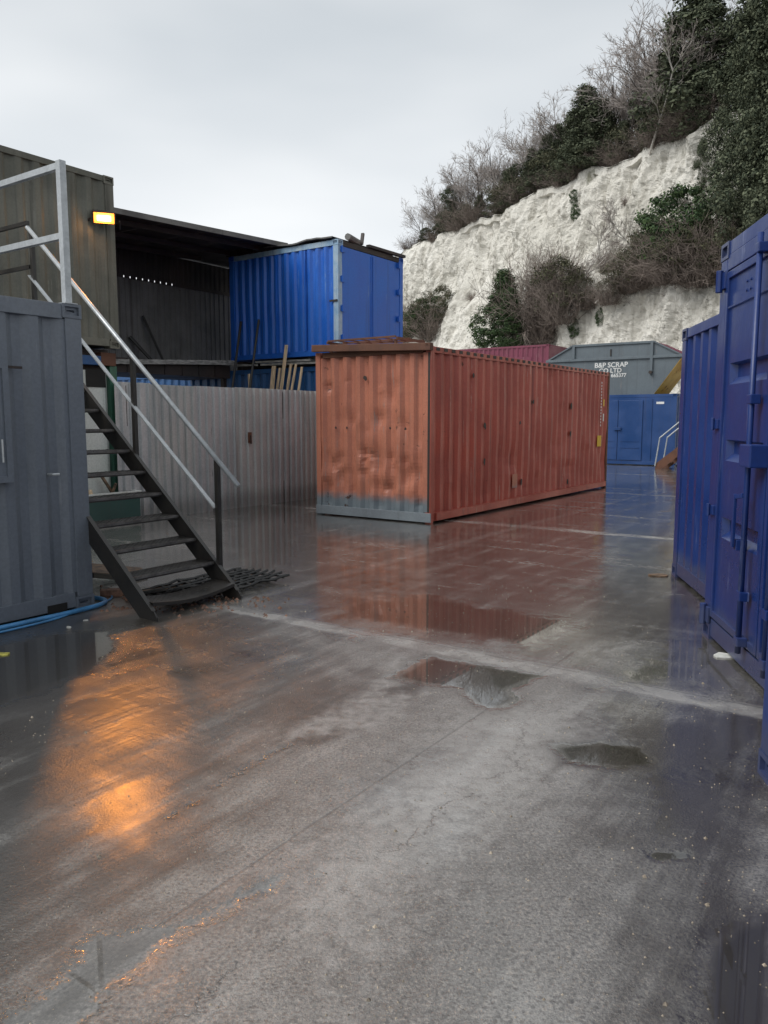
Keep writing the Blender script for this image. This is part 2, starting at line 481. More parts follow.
# oily brown staining to the left and under the lorry tracks
put(dark, [(-80, 620), (235, 605), (330, 650), (255, 720), (150, 800), (70, 880), (-80, 960)], 0.5, 1.0)
put(dark, [(600, 720), (790, 710), (790, 1060), (680, 1060), (655, 900)], 0.4, 1.1)
put(dark, [(220, 500), (640, 490), (600, 620), (380, 630), (250, 600)], 0.6, 0.55)
put(dark, [(40, 690), (215, 680), (260, 745), (220, 840), (120, 930), (40, 900)], 0.3, 0.8)
put(dark, [(120, 700), (330, 660), (400, 690), (290, 735), (160, 790)], 0.3, 0.75)
put(dark, [(560, 740), (680, 745), (700, 800), (600, 790)], 0.3, 0.6)
put(dark, [(220, 500), (700, 480), (768, 640), (560, 655), (240, 600)], 0.5, 0.7)
put(dark, [(-80, 860), (90, 860), (60, 960), (-80, 1060)], 0.25, 0.9)
put(dark, [(300, 738), (330, 718), (352, 702), (372, 690), (420, 686), (412, 696), (380, 712), (350, 732), (318, 741)], 0.08, 1.7)
put(dark, [(545, 744), (600, 739), (648, 746), (664, 768), (625, 772), (560, 764)], 0.10, 1.4)
# scoured patch where the film lies thin over open texture
put(worn, [(20, 690), (230, 670), (260, 760), (230, 900), (120, 950), (20, 930)], 0.3, 1.0)
# pale silty patches, one with sky sheen put into its colour
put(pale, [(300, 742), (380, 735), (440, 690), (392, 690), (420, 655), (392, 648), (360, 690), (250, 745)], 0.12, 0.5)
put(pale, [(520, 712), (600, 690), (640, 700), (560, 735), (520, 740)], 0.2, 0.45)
put(pale, [(240, 900), (330, 795), (440, 705), (600, 690), (625, 740), (570, 800), (480, 870), (330, 1010)], 0.5, 0.6)  # pale concrete plus sky sheen painted as lighter colour
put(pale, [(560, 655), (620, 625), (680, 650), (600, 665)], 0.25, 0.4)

nx, ny = len(gx), len(gy)
idx = np.arange(nx * ny).reshape(ny, nx)
quads = np.stack([idx[:-1, :-1], idx[:-1, 1:], idx[1:, 1:], idx[1:, :-1]], -1).reshape(-1, 4)
co = np.zeros((nx * ny, 3))
co[:, :2] = P2
me = bpy.data.meshes.new('ground')
me.vertices.add(len(co))
me.vertices.foreach_set('co', co.ravel())
me.loops.add(quads.size)
me.loops.foreach_set('vertex_index', quads.ravel())
me.polygons.add(len(quads))
me.polygons.foreach_set('loop_start', np.arange(len(quads)) * 4)
me.polygons.foreach_set('loop_total', np.full(len(quads), 4))
me.update(calc_edges=True)
for nm, arr in (('water', water), ('film', film), ('oil', dark), ('silt_sheen', pale), ('worn', worn)):
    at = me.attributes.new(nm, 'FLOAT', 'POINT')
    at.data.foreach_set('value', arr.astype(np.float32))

def ground_material():
    m, n, l, b = nt('wet_concrete')
    tc = n.new('ShaderNodeTexCoord')
    p = tc.outputs['Object']
    def attr(nm):
        a = n.new('ShaderNodeAttribute')
        a.attribute_name = nm
        return a.outputs['Fac']
    rot = n.new('ShaderNodeMapping')
    rot.inputs['Rotation'].default_value = (0, 0, ANG - math.pi / 2)     # x = along U, y = along -V
    l.new(p, rot.inputs['Vector'])
    sep = n.new('ShaderNodeSeparateXYZ')
    l.new(rot.outputs[0], sep.inputs[0])
    uc, vc = sep.outputs['X'], sep.outputs['Y']
    n_big = noise_node(n, l, p, 0.55, 5, 0.6)
    n_mid = noise_node(n, l, p, 3.2, 6, 0.62)
    n_med = noise_node(n, l, p, 14, 5, 0.65)
    n_fine = noise_node(n, l, p, 95, 3, 0.7)
    trk = noise_node(n, l, mapping(n, l, rot.outputs[0], (0.35, 3.0, 1)), 1.0, 5, 0.6)     # dragged streaks along U
    trk2 = noise_node(n, l, mapping(n, l, rot.outputs[0], (2.4, 0.30, 1), (4, 2, 0)), 1.0, 5, 0.6)
    # water
    w = mth(n, l, 'ADD', attr('water'), mth(n, l, 'MULTIPLY_ADD', n_mid, 0.75, -0.375))
    w = mth(n, l, 'ADD', w, mth(n, l, 'MULTIPLY_ADD', n_med, 0.45, -0.225))
    w = mth(n, l, 'ADD', w, mth(n, l, 'MULTIPLY_ADD', trk2, 0.35, -0.175))
    pud = step(n, l, w, 0.46, 0.70)
    edge = step(n, l, w, 0.22, 0.56)
    fl = mth(n, l, 'ADD', attr('film'), mth(n, l, 'MULTIPLY_ADD', trk, 0.8, -0.40))
    fl = mth(n, l, 'ADD', fl, mth(n, l, 'MULTIPLY_ADD', trk2, 0.7, -0.35))
    fl = step(n, l, fl, 0.1, 0.9)
    # colour
    col = mixc(n, l, step(n, l, n_big, 0.3, 0.7), (0.230, 0.222, 0.207), (0.172, 0.166, 0.154))
    col = mixc(n, l, step(n, l, n_mid, 0.35, 0.7, 0.0, 0.6), col, (0.085, 0.080, 0.073))
    col = mixc(n, l, step(n, l, trk, 0.52, 0.72, 0.0, 0.5), col, (0.19, 0.18, 0.165))
    trk3 = noise_node(n, l, mapping(n, l, rot.outputs[0], (0.8, 7.0, 1), (2, 9, 0)), 1.0, 6, 0.65)
    col = mixc(n, l, step(n, l, trk3, 0.50, 0.68, 0.0, 0.55), col, (0.095, 0.090, 0.082))
    col = mixc(n, l, step(n, l, trk3, 0.46, 0.34, 0.0, 0.45), col, (0.31, 0.30, 0.28))
    blot = noise_node(n, l, p, 1.5, 7, 0.7)
    col = mixc(n, l, step(n, l, blot, 0.54, 0.66, 0.0, 0.5), col, (0.10, 0.094, 0.085))
    gran = noise_node(n, l, p, 70, 3, 0.8)
    col = mixc(n, l, step(n, l, gran, 0.50, 0.60, 0.0, 0.55), col, (0.055, 0.05, 0.043))
    col = mixc(n, l, step(n, l, gran, 0.46, 0.37, 0.0, 0.5), col, (0.36, 0.33, 0.285))
    vo = n.new('ShaderNodeTexVoronoi')
    vo.inputs['Scale'].default_value = 55
    l.new(p, vo.inputs['Vector'])
    sepc = n.new('ShaderNodeSeparateColor')
    l.new(vo.outputs['Color'], sepc.inputs[0])
    speck = mth(n, l, 'MULTIPLY', step(n, l, vo.outputs['Distance'], 0.45, 0.28), step(n, l, sepc.outputs[0], 0.72, 0.9))
    col = mixc(n, l, mth(n, l, 'MULTIPLY', speck, 0.28), col, (0.36, 0.31, 0.25))
    speck2 = mth(n, l, 'MULTIPLY', step(n, l, vo.outputs['Distance'], 0.5, 0.3), step(n, l, sepc.outputs[1], 0.6, 0.8))
    col = mixc(n, l, mth(n, l, 'MULTIPLY', speck2, 0.5), col, (0.045, 0.042, 0.04))
    oil = mth(n, l, 'ADD', attr('oil'), mth(n, l, 'MULTIPLY_ADD', n_mid, 1.0, -0.5))
    oil = mth(n, l, 'ADD', oil, mth(n, l, 'MULTIPLY_ADD', trk, 0.9, -0.45))
    oil = mth(n, l, 'ADD', oil, mth(n, l, 'MULTIPLY_ADD', trk3, 1.2, -0.6))
    col = mixc(n, l, step(n, l, oil, 0.1, 0.9, 0.0, 0.88), col, (0.036, 0.029, 0.022))
    silt_sheen = mth(n, l, 'ADD', attr('silt_sheen'), mth(n, l, 'MULTIPLY_ADD', n_med, 0.8, -0.4))
    silt_sheen_m = step(n, l, silt_sheen, 0.2, 0.75, 0.0, 0.75)
    col = mixc(n, l, silt_sheen_m, col, (0.40, 0.388, 0.365))
    st2 = mth(n, l, 'MULTIPLY', step(n, l, trk2, 0.52, 0.68), step(n, l, uc, 4.8, 6.0))
    st2 = mth(n, l, 'MULTIPLY', st2, step(n, l, n_med, 0.35, 0.65))
    col = mixc(n, l, mth(n, l, 'MULTIPLY', st2, 0.8), col, (0.30, 0.28, 0.255))
    # slab joints: broad pale bands of silty cement with a dark line, and saw cuts
    wob = mth(n, l, 'MULTIPLY_ADD', noise_node(n, l, p, 5, 4, 0.7), 0.10, -0.05)
    def band(coord, pos, half, soft, wobble=1.0):
        d = mth(n, l, 'ABSOLUTE', mth(n, l, 'ADD', mth(n, l, 'SUBTRACT', coord, pos), mth(n, l, 'MULTIPLY', wob, wobble)))
        return step(n, l, d, half + soft, half)
    joint = band(uc, 4.68, 0.06, 0.08)
    for pos in (11.0, 17.3, 23.6):
        joint = mth(n, l, 'MAXIMUM', joint, band(uc, pos, 0.06, 0.12))
    joint = mth(n, l, 'MAXIMUM', joint, mth(n, l, 'MULTIPLY', mth(n, l, 'MULTIPLY', band(vc, 5.05, 0.04, 0.08), 0.45), step(n, l, uc, 4.6, 4.9)))
    joint = mth(n, l, 'MULTIPLY', joint, step(n, l, n_mid, 0.34, 0.62, 0.1, 1.0))
    col = mixc(n, l, mth(n, l, 'MULTIPLY', joint, 0.75), col, (0.40, 0.385, 0.36))
    line = band(uc, 4.76, 0.004, 0.008, 0.15)
    for pos, wb in ((1.95, 0.12), (5.10, 0.1), (-1.2, 0.1)):
        line = mth(n, l, 'MAXIMUM', line, mth(n, l, 'MULTIPLY', band(vc, pos, 0.003, 0.006, wb), 0.8))
    wob2 = mth(n, l, 'MULTIPLY_ADD', noise_node(n, l, p, 1.6, 6, 0.72), 0.8, -0.4)
    def crack(coord, pos, half):
        d = mth(n, l, 'ABSOLUTE', mth(n, l, 'ADD', mth(n, l, 'SUBTRACT', coord, pos), wob2))
        return mth(n, l, 'MULTIPLY', step(n, l, d, half + 0.008, half), step(n, l, n_mid, 0.35, 0.5))
    crk = crack(vc, 1.58, 0.002)
    crk = mth(n, l, 'MAXIMUM', crk, mth(n, l, 'MULTIPLY', crack(uc, 2.9, 0.001), 0.6))
    line = mth(n, l, 'MAXIMUM', line, mth(n, l, 'MULTIPLY', crk, step(n, l, uc, 4.6, 4.3)))
    col = mixc(n, l, mth(n, l, 'MULTIPLY', line, 0.45), col, (0.02, 0.019, 0.017))
    # wet ground is darker where water stands or soaks in
    col = mixc(n, l, mth(n, l, 'MULTIPLY', edge, 0.22), col, (0.05, 0.045, 0.038))
    deep = step(n, l, attr('water'), 0.70, 0.88, 0.15, 0.92)
    col = mixc(n, l, mth(n, l, 'MULTIPLY', pud, deep), col, (0.030, 0.026, 0.020))
    l.new(col, b.inputs['Base Color'])
    r = mth(n, l, 'ADD', step(n, l, fl, 0, 1, 0.20, 0.06, False), mth(n, l, 'MULTIPLY_ADD', n_med, 0.14, -0.07))
    r = mth(n, l, 'ADD', r, mth(n, l, 'MULTIPLY', joint, 0.16))
    r = mth(n, l, 'ADD', r, mth(n, l, 'MULTIPLY', attr('worn'), 0.15))
    r = mth(n, l, 'ADD', r, mth(n, l, 'MULTIPLY', st2, 0.22))
    r = mth(n, l, 'ADD', r, mth(n, l, 'MULTIPLY', silt_sheen_m, 0.06))
    inv = mth(n, l, 'SUBTRACT', 1.0, pud)
    r = mth(n, l, 'MAXIMUM', mth(n, l, 'MULTIPLY', r, mth(n, l, 'MULTIPLY_ADD', inv, 0.95, 0.05)), 0.018)
    l.new(r, b.inputs['Coat Roughness'])
    b.inputs['Coat IOR'].default_value = 1.65
    l.new(mth(n, l, 'MAXIMUM', pud, step(n, l, fl, 0.0, 0.6, 0.9, 1.0, False)), b.inputs['Coat Weight'])
    l.new(mth(n, l, 'MAXIMUM', mth(n, l, 'ADD', r, 0.12), 0.15), b.inputs['Roughness'])
    b.inputs['IOR'].default_value = 1.5
    h = mth(n, l, 'ADD', mth(n, l, 'MULTIPLY', n_fine, 1.2), mth(n, l, 'MULTIPLY', n_med, 1.1))
    h = mth(n, l, 'ADD', h, mth(n, l, 'MULTIPLY', line, -0.4))
    h = mth(n, l, 'ADD', h, mth(n, l, 'MULTIPLY', n_mid, 0.5))
    bump(n, l, b, mth(n, l, 'MULTIPLY', h, inv), 0.45, 0.008)
    amt = mth(n, l, 'MULTIPLY', inv, step(n, l, fl, 0.0, 0.8, 0.85, 0.05, False))
    b2 = n.new('ShaderNodeBump')
    b2.inputs['Strength'].default_value = 0.75
    b2.inputs['Distance'].default_value = 0.008
    l.new(mth(n, l, 'MULTIPLY', h, amt), b2.inputs['Height'])
    l.new(b2.outputs[0], b.inputs['Coat Normal'])
    return m
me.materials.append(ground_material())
g_obj = link('ground', me, None, 'structure')

# ------------------------------------------------------------------ chalk cliff
def path(t):
    return Vector((24 - 22 * t, 44 + 46 * t, 0))
PDIR = Vector((-22, 46, 0)).normalized()
PN = Vector((-46, -22, 0)).normalized()               # towards the yard
TOP = 20.4
def t_of(px, py=180):
    k = (px - 384) / (F_PX * CT + (512 - py) * ST)
    return (24 - k * 44) / (k * 46 + 22)
def sstep(a, b, x):
    x = max(0.0, min(1.0, (x - a) / (b - a)))
    return x * x * (3 - 2 * x)
def top_z(t):
    return TOP + 0.7 * noise.noise(Vector((t * 9, 3.1, 0))) + 0.35 * noise.noise(Vector((t * 31, 7.7, 0))) - 9 * max(0, t - 1.04) * 2.5
def ledge_w(t):
    return 1 - sstep(0.36, 0.52, t)
rj = random.Random(3)
def cliff_point(t, k, rough=True):
    """k 0..1 up the face, 1..1.3 over the top"""
    zt = top_z(t)
    lw = ledge_w(t)
    z = k * zt
    zl = 10.6 + 0.9 * noise.noise(Vector((t * 7, 1.3, 2.2)))
    off_s = 8.0 * (1 - k) ** 1.15
    if z < zl:
        off_l = 5.2 + 1.3 * (zl - z) / zl
    else:
        q = (z - zl) / (zt - zl)
        off_l = 5.2 - 3.0 * min(1, q / 0.13) - 2.2 * max(0, (q - 0.13) / 0.87)
    off = lw * off_l + (1 - lw) * off_s
    if rough:
        s = t * 51
        a = Vector((s * 0.16, z * 0.10, 0.0))
        b = Vector((s * 0.55, z * 0.35, 4.0))
        c = Vector((s * 1.5, z * 0.7, 9.0))
        d = noise.fractal(a, 0.9, 2.0, 3) * 1.1 + noise.fractal(b, 0.8, 2.1, 4) * 0.55
        gul = noise.ridged_multi_fractal(Vector((s * 0.42, z * 0.07, 2.0)), 0.9, 2.1, 3, 1.0, 2.0) - 1.0
        blk = noise.ridged_multi_fractal(c, 0.7, 2.2, 3, 1.0, 2.0) - 1.0
        d += -0.50 * gul - 0.09 * blk
        d += 0.05 * noise.noise(Vector((s * 0.5, z * 2.2, 5.0))) + 0.10 * noise.fractal(Vector((s * 2.6, z * 2.0, 7.0)), 0.6, 2.1, 4) + rj.uniform(-0.016, 0.016)
        off += d * (0.35 if k > 0.97 else 1.0)
    p = path(t) + PN * off
    p.z = z - (0.3 if k <= 0 else 0)
    return p
NT, NK = 760, 210
vs, fs = [], []
ts = [-0.75 + 2.15 * i / NT for i in range(NT + 1)]
for t in ts:
    for j in range(NK + 1):
        vs.append(cliff_point(t, j / NK))
W = NK + 1
fs = [(i * W + j, (i + 1) * W + j, (i + 1) * W + j + 1, i * W + j + 1) for i in range(NT) for j in range(NK)]
mb = MB()
mb.v, mb.f = vs, fs
def chalk_material():
    m, n, l, b = nt('chalk')
    tc = n.new('ShaderNodeTexCoord')
    p = tc.outputs['Object']
    big = noise_node(n, l, p, 0.16, 5, 0.6)
    mid = noise_node(n, l, p, 0.9, 6, 0.65)
    st = noise_node(n, l, mapping(n, l, p, (1.3, 1.3, 0.16)), 1.0, 5, 0.65)
    fine = noise_node(n, l, p, 5.0, 5, 0.7)
    col = mixc(n, l, step(n, l, big, 0.35, 0.68), (0.76, 0.735, 0.67), (0.64, 0.615, 0.55))
    col = mixc(n, l, step(n, l, st, 0.47, 0.66, 0.0, 0.65), col, (0.33, 0.31, 0.26))
    col = mixc(n, l, step(n, l, mid, 0.58, 0.74, 0.0, 0.4), col, (0.36, 0.33, 0.26))
    cn = noise_node(n, l, mapping(n, l, p, (1, 1, 0.7), (11, 2, 4)), 1.6, 9, 0.78, 0.6)
    crm = step(n, l, cn, 0.60, 0.68)
    col = mixc(n, l, mth(n, l, 'MULTIPLY', crm, 0.6), col, (0.17, 0.15, 0.115))
    gr = noise_node(n, l, mapping(n, l, p, (1, 1, 0.5), (30, 3, 8)), 0.4, 6, 0.7)
    col = mixc(n, l, step(n, l, gr, 0.60, 0.70, 0.0, 0.7), col, (0.12, 0.12, 0.065))
    sp = noise_node(n, l, mapping(n, l, p, (1, 1, 0.55), (7, 1, 3)), 4.0, 6, 0.72)
    col = mixc(n, l, step(n, l, sp, 0.57, 0.70, 0.0, 0.65), col, (0.20, 0.18, 0.14))
    l.new(col, b.inputs['Base Color'])
    b.inputs['Roughness'].default_value = 0.9
    fine2 = noise_node(n, l, p, 16.0, 4, 0.75)
    h = mth(n, l, 'ADD', mth(n, l, 'MULTIPLY', fine2, 0.25), mth(n, l, 'MULTIPLY', fine, 0.7))
    h = mth(n, l, 'ADD', h, mth(n, l, 'MULTIPLY', crm, -0.5))
    bump(n, l, b, h, 1.0, 0.20)
    return m
M['chalk'] = chalk_material()
cl = mb.build('cliff', 'chalk', None, 0, False, False, 'structure')
cl['label'] = 'tall white chalk quarry face with a mid ledge, behind the yard'
M['turf'] = simple('rough_winter_grass', (0.09, 0.085, 0.045), 0.9, 0, 0.4, 1.5)
mb = MB()
vs = []
for t in ts[::4]:
    e = cliff_point(t, 1.0)
    for k, (bk, up) in enumerate(((-0.08, -0.05), (1.0, 0.15), (6, 1.2), (20, 4), (60, 7))):
        p = e - PN * bk + Vector((0, 0, up + 0.3 * noise.noise(Vector((t * 20, bk, 0)))))
        vs.append(p)
nr = len(ts[::4])
mb.v = vs
mb.f = [(i * 5 + j, (i + 1) * 5 + j, (i + 1) * 5 + j + 1, i * 5 + j + 1) for i in range(nr - 1) for j in range(4)]
mb.build('hilltop', 'turf', None, 0, True, False, 'structure')

# ------------------------------------------------------------------ shipping containers
def make_casting():
    bm = bmesh.new()
    bmesh.ops.create_cube(bm, size=1.0)
    for v in bm.verts:
        v.co = Vector((v.co.x * 0.178, v.co.y * 0.162, v.co.z * 0.118))
    sides = list(bm.faces)
    r = bmesh.ops.inset_individual(bm, faces=sides, thickness=0.034, depth=0.0)
    bmesh.ops.inset_individual(bm, faces=sides, thickness=0.001, depth=-0.05)
    me = bpy.data.meshes.new('corner_casting')
    bm.to_mesh(me)
    bm.free()
    return me
CAST = make_casting()
cast_cache = {}
def casting_mesh(mat):
    if mat not in cast_cache:
        m = CAST.copy()
        m.materials.append(M[mat])
        cast_cache[mat] = m
    return cast_cache[mat]

def face_frame(f, Lx, Ly):
    if f == 'x0':
        return (lambda s, d, z: (-d, Ly - s, z)), Ly
    if f == 'y0':
        return (lambda s, d, z: (s, -d, z)), Lx
    if f == 'x1':
        return (lambda s, d, z: (Lx + d, s, z)), Ly
    return (lambda s, d, z: (Lx - s, Ly + d, z)), Lx

def corr_profile(s0, s1, pitch, fo, sl):
    """list of (s, depth 0..1): outer flat fo, slopes sl, inner flat the rest"""
    n = max(1, round((s1 - s0) / pitch))
    p = (s1 - s0) / n
    fo, sl = fo * p, sl * p
    fi = p - fo - 2 * sl
    out = []
    for i in range(n):
        a = s0 + i * p
        out += [(a, 0.0), (a + fo / 2, 0.0), (a + fo / 2 + sl, 1.0), (a + fo / 2 + sl + fi, 1.0), (a + fo / 2 + 2 * sl + fi, 0.0)]
    out.append((s1, 0.0))
    return out
def corr_sheet(fr, s0, s1, z0, z1, depth, pitch=0.28, fo=0.29, sl=0.22, base=-0.015, rows=1, dent=None, thick=0.0):
    mb = MB(fr)
    prof = corr_profile(s0, s1, pitch, fo, sl)
    n = len(prof)
    zs = [z0 + (z1 - z0) * r / rows for r in range(rows + 1)]
    vs = [(s, base - depth * d + (dent(s, z) if dent else 0.0), z) for z in zs for s, d in prof]
    fs = [(r * n + i, r * n + i + 1, (r + 1) * n + i + 1, (r + 1) * n + i) for r in range(rows) for i in range(n - 1)]
    if thick:
        k = len(vs)
        vs += [(s, dd - thick, z) for s, dd, z in vs]
        fs += [tuple(k + q for q in f[::-1]) for f in fs]
        for i in range(n - 1):
            t = rows * n + i
            fs.append((t, t + 1, k + t + 1, k + t))
            fs.append((i + 1, i, k + i, k + i + 1))
        for r in range(rows):
            a, b = r * n, (r + 1) * n
            fs.append((b, a, k + a, k + b))
            a, b = r * n + n - 1, (r + 1) * n + n - 1
            fs.append((a, b, k + b, k + a))
    return mb.add(vs, fs)

def hinge(fr, s, z, parent, mat):
    h = MB(fr)
    h.box((s - 0.045, 0.0, z - 0.06), (s + 0.10, 0.022, z + 0.06))
    h.box((s - 0.035, 0.022, z - 0.075), (s - 0.005, 0.052, z + 0.075))
    h.build('hinge', mat, parent, 0.004)

def container(name, label, o, rz, Lx, Ly, H, body, frame=None, faces=None, z=0.0, post=0.13, rail=0.11, sill=0.15,
              castings=True, mats=None, dents=None, rows=None, group='shipping containers in the yard', pitch=0.28, cat='container', depth=0.036):
    frame = frame or body
    mats, dents, rows, faces = mats or {}, dents or {}, rows or {}, faces or {}
    t = thing(name, label, cat, (o[0], o[1], z), rz, group)
    for x in (0, Lx - post):
        for y in (0, Ly - post):
            key = ('x0' if x == 0 else 'x1') + ('y0' if y == 0 else 'y1')
            zz = (0.118, H - 0.118) if castings else (0, H)
            MB().box((x, y, zz[0]), (x + post, y + post, zz[1])).build('corner_post', mats.get('post_' + key, frame), t, 0.006)
    if castings:
        cm = casting_mesh(frame)
        for x in (0, Lx):
            for y in (0, Ly):
                for zz in (0.059, H - 0.059):
                    key = 'cast_' + ('x0' if x == 0 else 'x1') + ('y0' if y == 0 else 'y1')
                    c = link('corner_casting', casting_mesh(mats.get(key, frame)), t)
                    sx = 0.089 - 0.005
                    sy = 0.081 - 0.005
                    c.location = (sx if x == 0 else Lx - sx, sy if y == 0 else Ly - sy, zz)
    e = 0.178 - 0.006 if castings else post
    for f in ('x0', 'x1', 'y0', 'y1'):
        fr, L = face_frame(f, Lx, Ly)
        kind = faces.get(f, 'corr')
        ez = e if f[0] == 'y' else 0.15
        MB(fr).box((ez, -0.10, H - rail), (L - ez, -0.004, H - 0.006)).build('top_rail', mats.get('top_' + f, frame), t, 0.004)
        MB(fr).box((ez, -0.12, 0.03), (L - ez, -0.004, sill)).build('bottom_rail', mats.get('sill_' + f, frame), t, 0.004)
        bm_ = mats.get(f, body)
        if kind == 'corr':
            corr_sheet(fr, post, L - post, sill, H - rail, depth, pitch, rows=rows.get(f, 1), dent=dents.get(f)).build('corrugated_panel', bm_, t, fix=False)
        elif kind == 'flat':
            MB(fr).box((post, -0.06, sill), (L - post, -0.012, H - rail)).build('end_panel', bm_, t)
        elif kind == 'leaves':                       # flat double doors with hinges
            hw = (L - 2 * post) / 2
            for i in range(2):
                d = MB(fr).box((post + i * hw + 0.006, -0.055, sill + 0.01), (post + (i + 1) * hw - 0.006, -0.012, H - rail - 0.01)).build('door', bm_, t, 0.005)
                hs = post if i == 0 else L - post - 0.06
                for k in range(4):
                    hinge(fr, hs - 0.02, sill + 0.25 + k * (H - 0.6) / 3, d, frame)
                MB(fr).box((post + i * hw + (hw - 0.05 if i == 0 else 0.02), -0.012, sill + 0.05), (post + i * hw + (hw - 0.02 if i == 0 else 0.05), 0.004, H - rail - 0.05)).build('seal_strip', frame, d)
        elif kind == 'cargo':                        # pressed-steel cargo doors with locking bars
            cargo_doors(t, fr, L, H, post, sill, rail, bm_, frame)
    mb = MB()
    n = max(2, round(Lx / 0.4)) if Lx >= Ly else max(2, round(Ly / 0.4))
    long_x = Lx >= Ly
    LL, SS = (Lx, Ly) if long_x else (Ly, Lx)
    fr = (lambda s, d, zc: (s, zc, d)) if long_x else (lambda s, d, zc: (zc, s, d))
    corr_sheet(fr, 0.10, LL - 0.10, 0.09, SS - 0.09, 0.02, 0.2, 0.4, 0.1, base=H - 0.02).build('roof_sheet', mats.get('roof', body), t, fix=False)
    MB().box((0.1, 0.1, 0.10), (Lx - 0.1, Ly - 0.1, 0.13)).build('floor_pan', 'darkrust', t)
    return t

def cargo_doors(t, fr, L, H, post, sill, rail, mat, frame):
    hw = (L - 2 * post) / 2
    zt = H - rail - 0.12
    MB(fr).box((post, -0.10, zt + 0.012), (L - post, -0.002, H - 0.10)).build('door_header', frame, t, 0.006)
    for i in range(2):
        s0, s1 = post + i * hw + 0.012, post + (i + 1) * hw - 0.008
        z0 = sill + 0.02
        # panel profile in z with three pressed troughs
        troughs = [0.80, 1.36, 1.90]
        ti0, ti1 = s0 + 0.13, s1 - 0.13
        mb = MB(fr)
        d0, dt = -0.014, -0.062
        zs = [z0]
        for c in troughs:
            zs += [c, c + 0.035, c + 0.125, c + 0.150]
        zs.append(zt)
        # full-width flat bands and side margins
        prev = z0
        for c in troughs:
            mb.add([(s0, d0, prev), (s1, d0, prev), (s1, d0, c), (s0, d0, c)], [(0, 1, 2, 3)])
            hi = c + 0.150
            mb.add([(s0, d0, c), (ti0, d0, c), (ti0, d0, hi), (s0, d0, hi)], [(0, 1, 2, 3)])
            mb.add([(ti1, d0, c), (s1, d0, c), (s1, d0, hi), (ti1, d0, hi)], [(0, 1, 2, 3)])
            a, b = ti0 + 0.03, ti1 - 0.03
            q = [(ti0, d0, c), (ti1, d0, c), (b, dt, c + 0.05), (a, dt, c + 0.05), (a, dt, c + 0.135), (b, dt, c + 0.135), (ti1, d0, hi), (ti0, d0, hi)]
            mb.add(q, [(0, 1, 2, 3), (3, 2, 5, 4), (4, 5, 6, 7), (0, 3, 4, 7), (1, 6, 5, 2)])
            prev = hi
        mb.add([(s0, d0, prev), (s1, d0, prev), (s1, d0, zt), (s0, d0, zt)], [(0, 1, 2, 3)])
        d = mb.build('door', mat, t, fix=False)
        e = MB(fr)
        for a, b in (((s0, -0.05, z0), (s0 + 0.045, 0.004, zt)), ((s1 - 0.045, -0.05, z0), (s1, 0.004, zt))):
            e.box(a, b)
        e.box((s0 + 0.045, -0.05, zt - 0.05), (s1 - 0.045, 0.004, zt))
        e.box((s0 + 0.045, -0.05, z0), (s1 - 0.045, 0.004, z0 + 0.05))
        e.build('door_frame', mat, d, 0.004)
        MB(fr).box((s0 + 0.05, -0.006, zt - 0.26), (s1 - 0.05, 0.0, zt - 0.25)).build('seam', frame, d)
        bolts = MB(fr)
        for bs in (0.42, 0.50):
            for bz in (0.13, 0.19):
                bolts.tube([(s0 + bs, -0.016, zt - bz), (s0 + bs, -0.006, zt - bz)], 0.010, 6)
        bolts.build('bolts', frame, d, kind='stuff')
        outer = s0 if i == 0 else s1
        sg = -1 if i == 0 else 1
        for hz, hh in ((sill + 0.02, 0.06), (0.98, 0.035), (1.62, 0.035), (zt - 0.05, 0.06)):
            h = MB(fr)
            h.box((min(outer, outer + sg * 0.09), 0.0, hz - hh), (max(outer, outer + sg * 0.09), 0.018, hz + hh))
            h.tube([(outer + sg * 0.08, 0.03, hz - hh * 1.3), (outer + sg * 0.08, 0.03, hz + hh * 1.3)], 0.016 if hh < 0.05 else 0.026, 8)
            h.build('hinge', frame, d, 0.004)
        for k, off in enumerate((0.84,) if i == 0 else (0.28,)):
            s = post + i * hw + off
            rod = MB(fr)
            rod.tube([(s, 0.045, sill - 0.02), (s, 0.045, H - 0.13)], 0.019, 10)
            rod = rod.build('locking_bar', frame, d, smooth=True)
            for bz in (sill + 0.06, 0.52, 1.78, H - 0.22):
                MB(fr).box((s - 0.04, 0.002, bz - 0.03), (s + 0.04, 0.066, bz + 0.03)).build('bar_bracket', frame, d, 0.006)
            hb = MB(fr)
            hs = -1 if i == 0 else 1
            hz = 1.04
            hb.bar((s + hs * 0.02, 0.06, hz + 0.13), (s + hs * 0.13, 0.075, hz + 0.11), 0.014, 0.03)
            hb.bar((s + hs * 0.13, 0.075, hz + 0.13), (s + hs * 0.13, 0.075, hz - 0.22), 0.02, 0.034)
            hb.box((s + hs * 0.13 - 0.03, -0.01, hz - 0.24), (s + hs * 0.13 + 0.03, 0.06, hz - 0.17))
            hb.build('handle', frame, d, 0.004)
    lb = MB(fr)
    lb.box((post + hw - 0.19, 0.0, 1.36), (post + hw + 0.02, 0.11, 1.50))
    lb.build('lock_box', frame, t, 0.008)

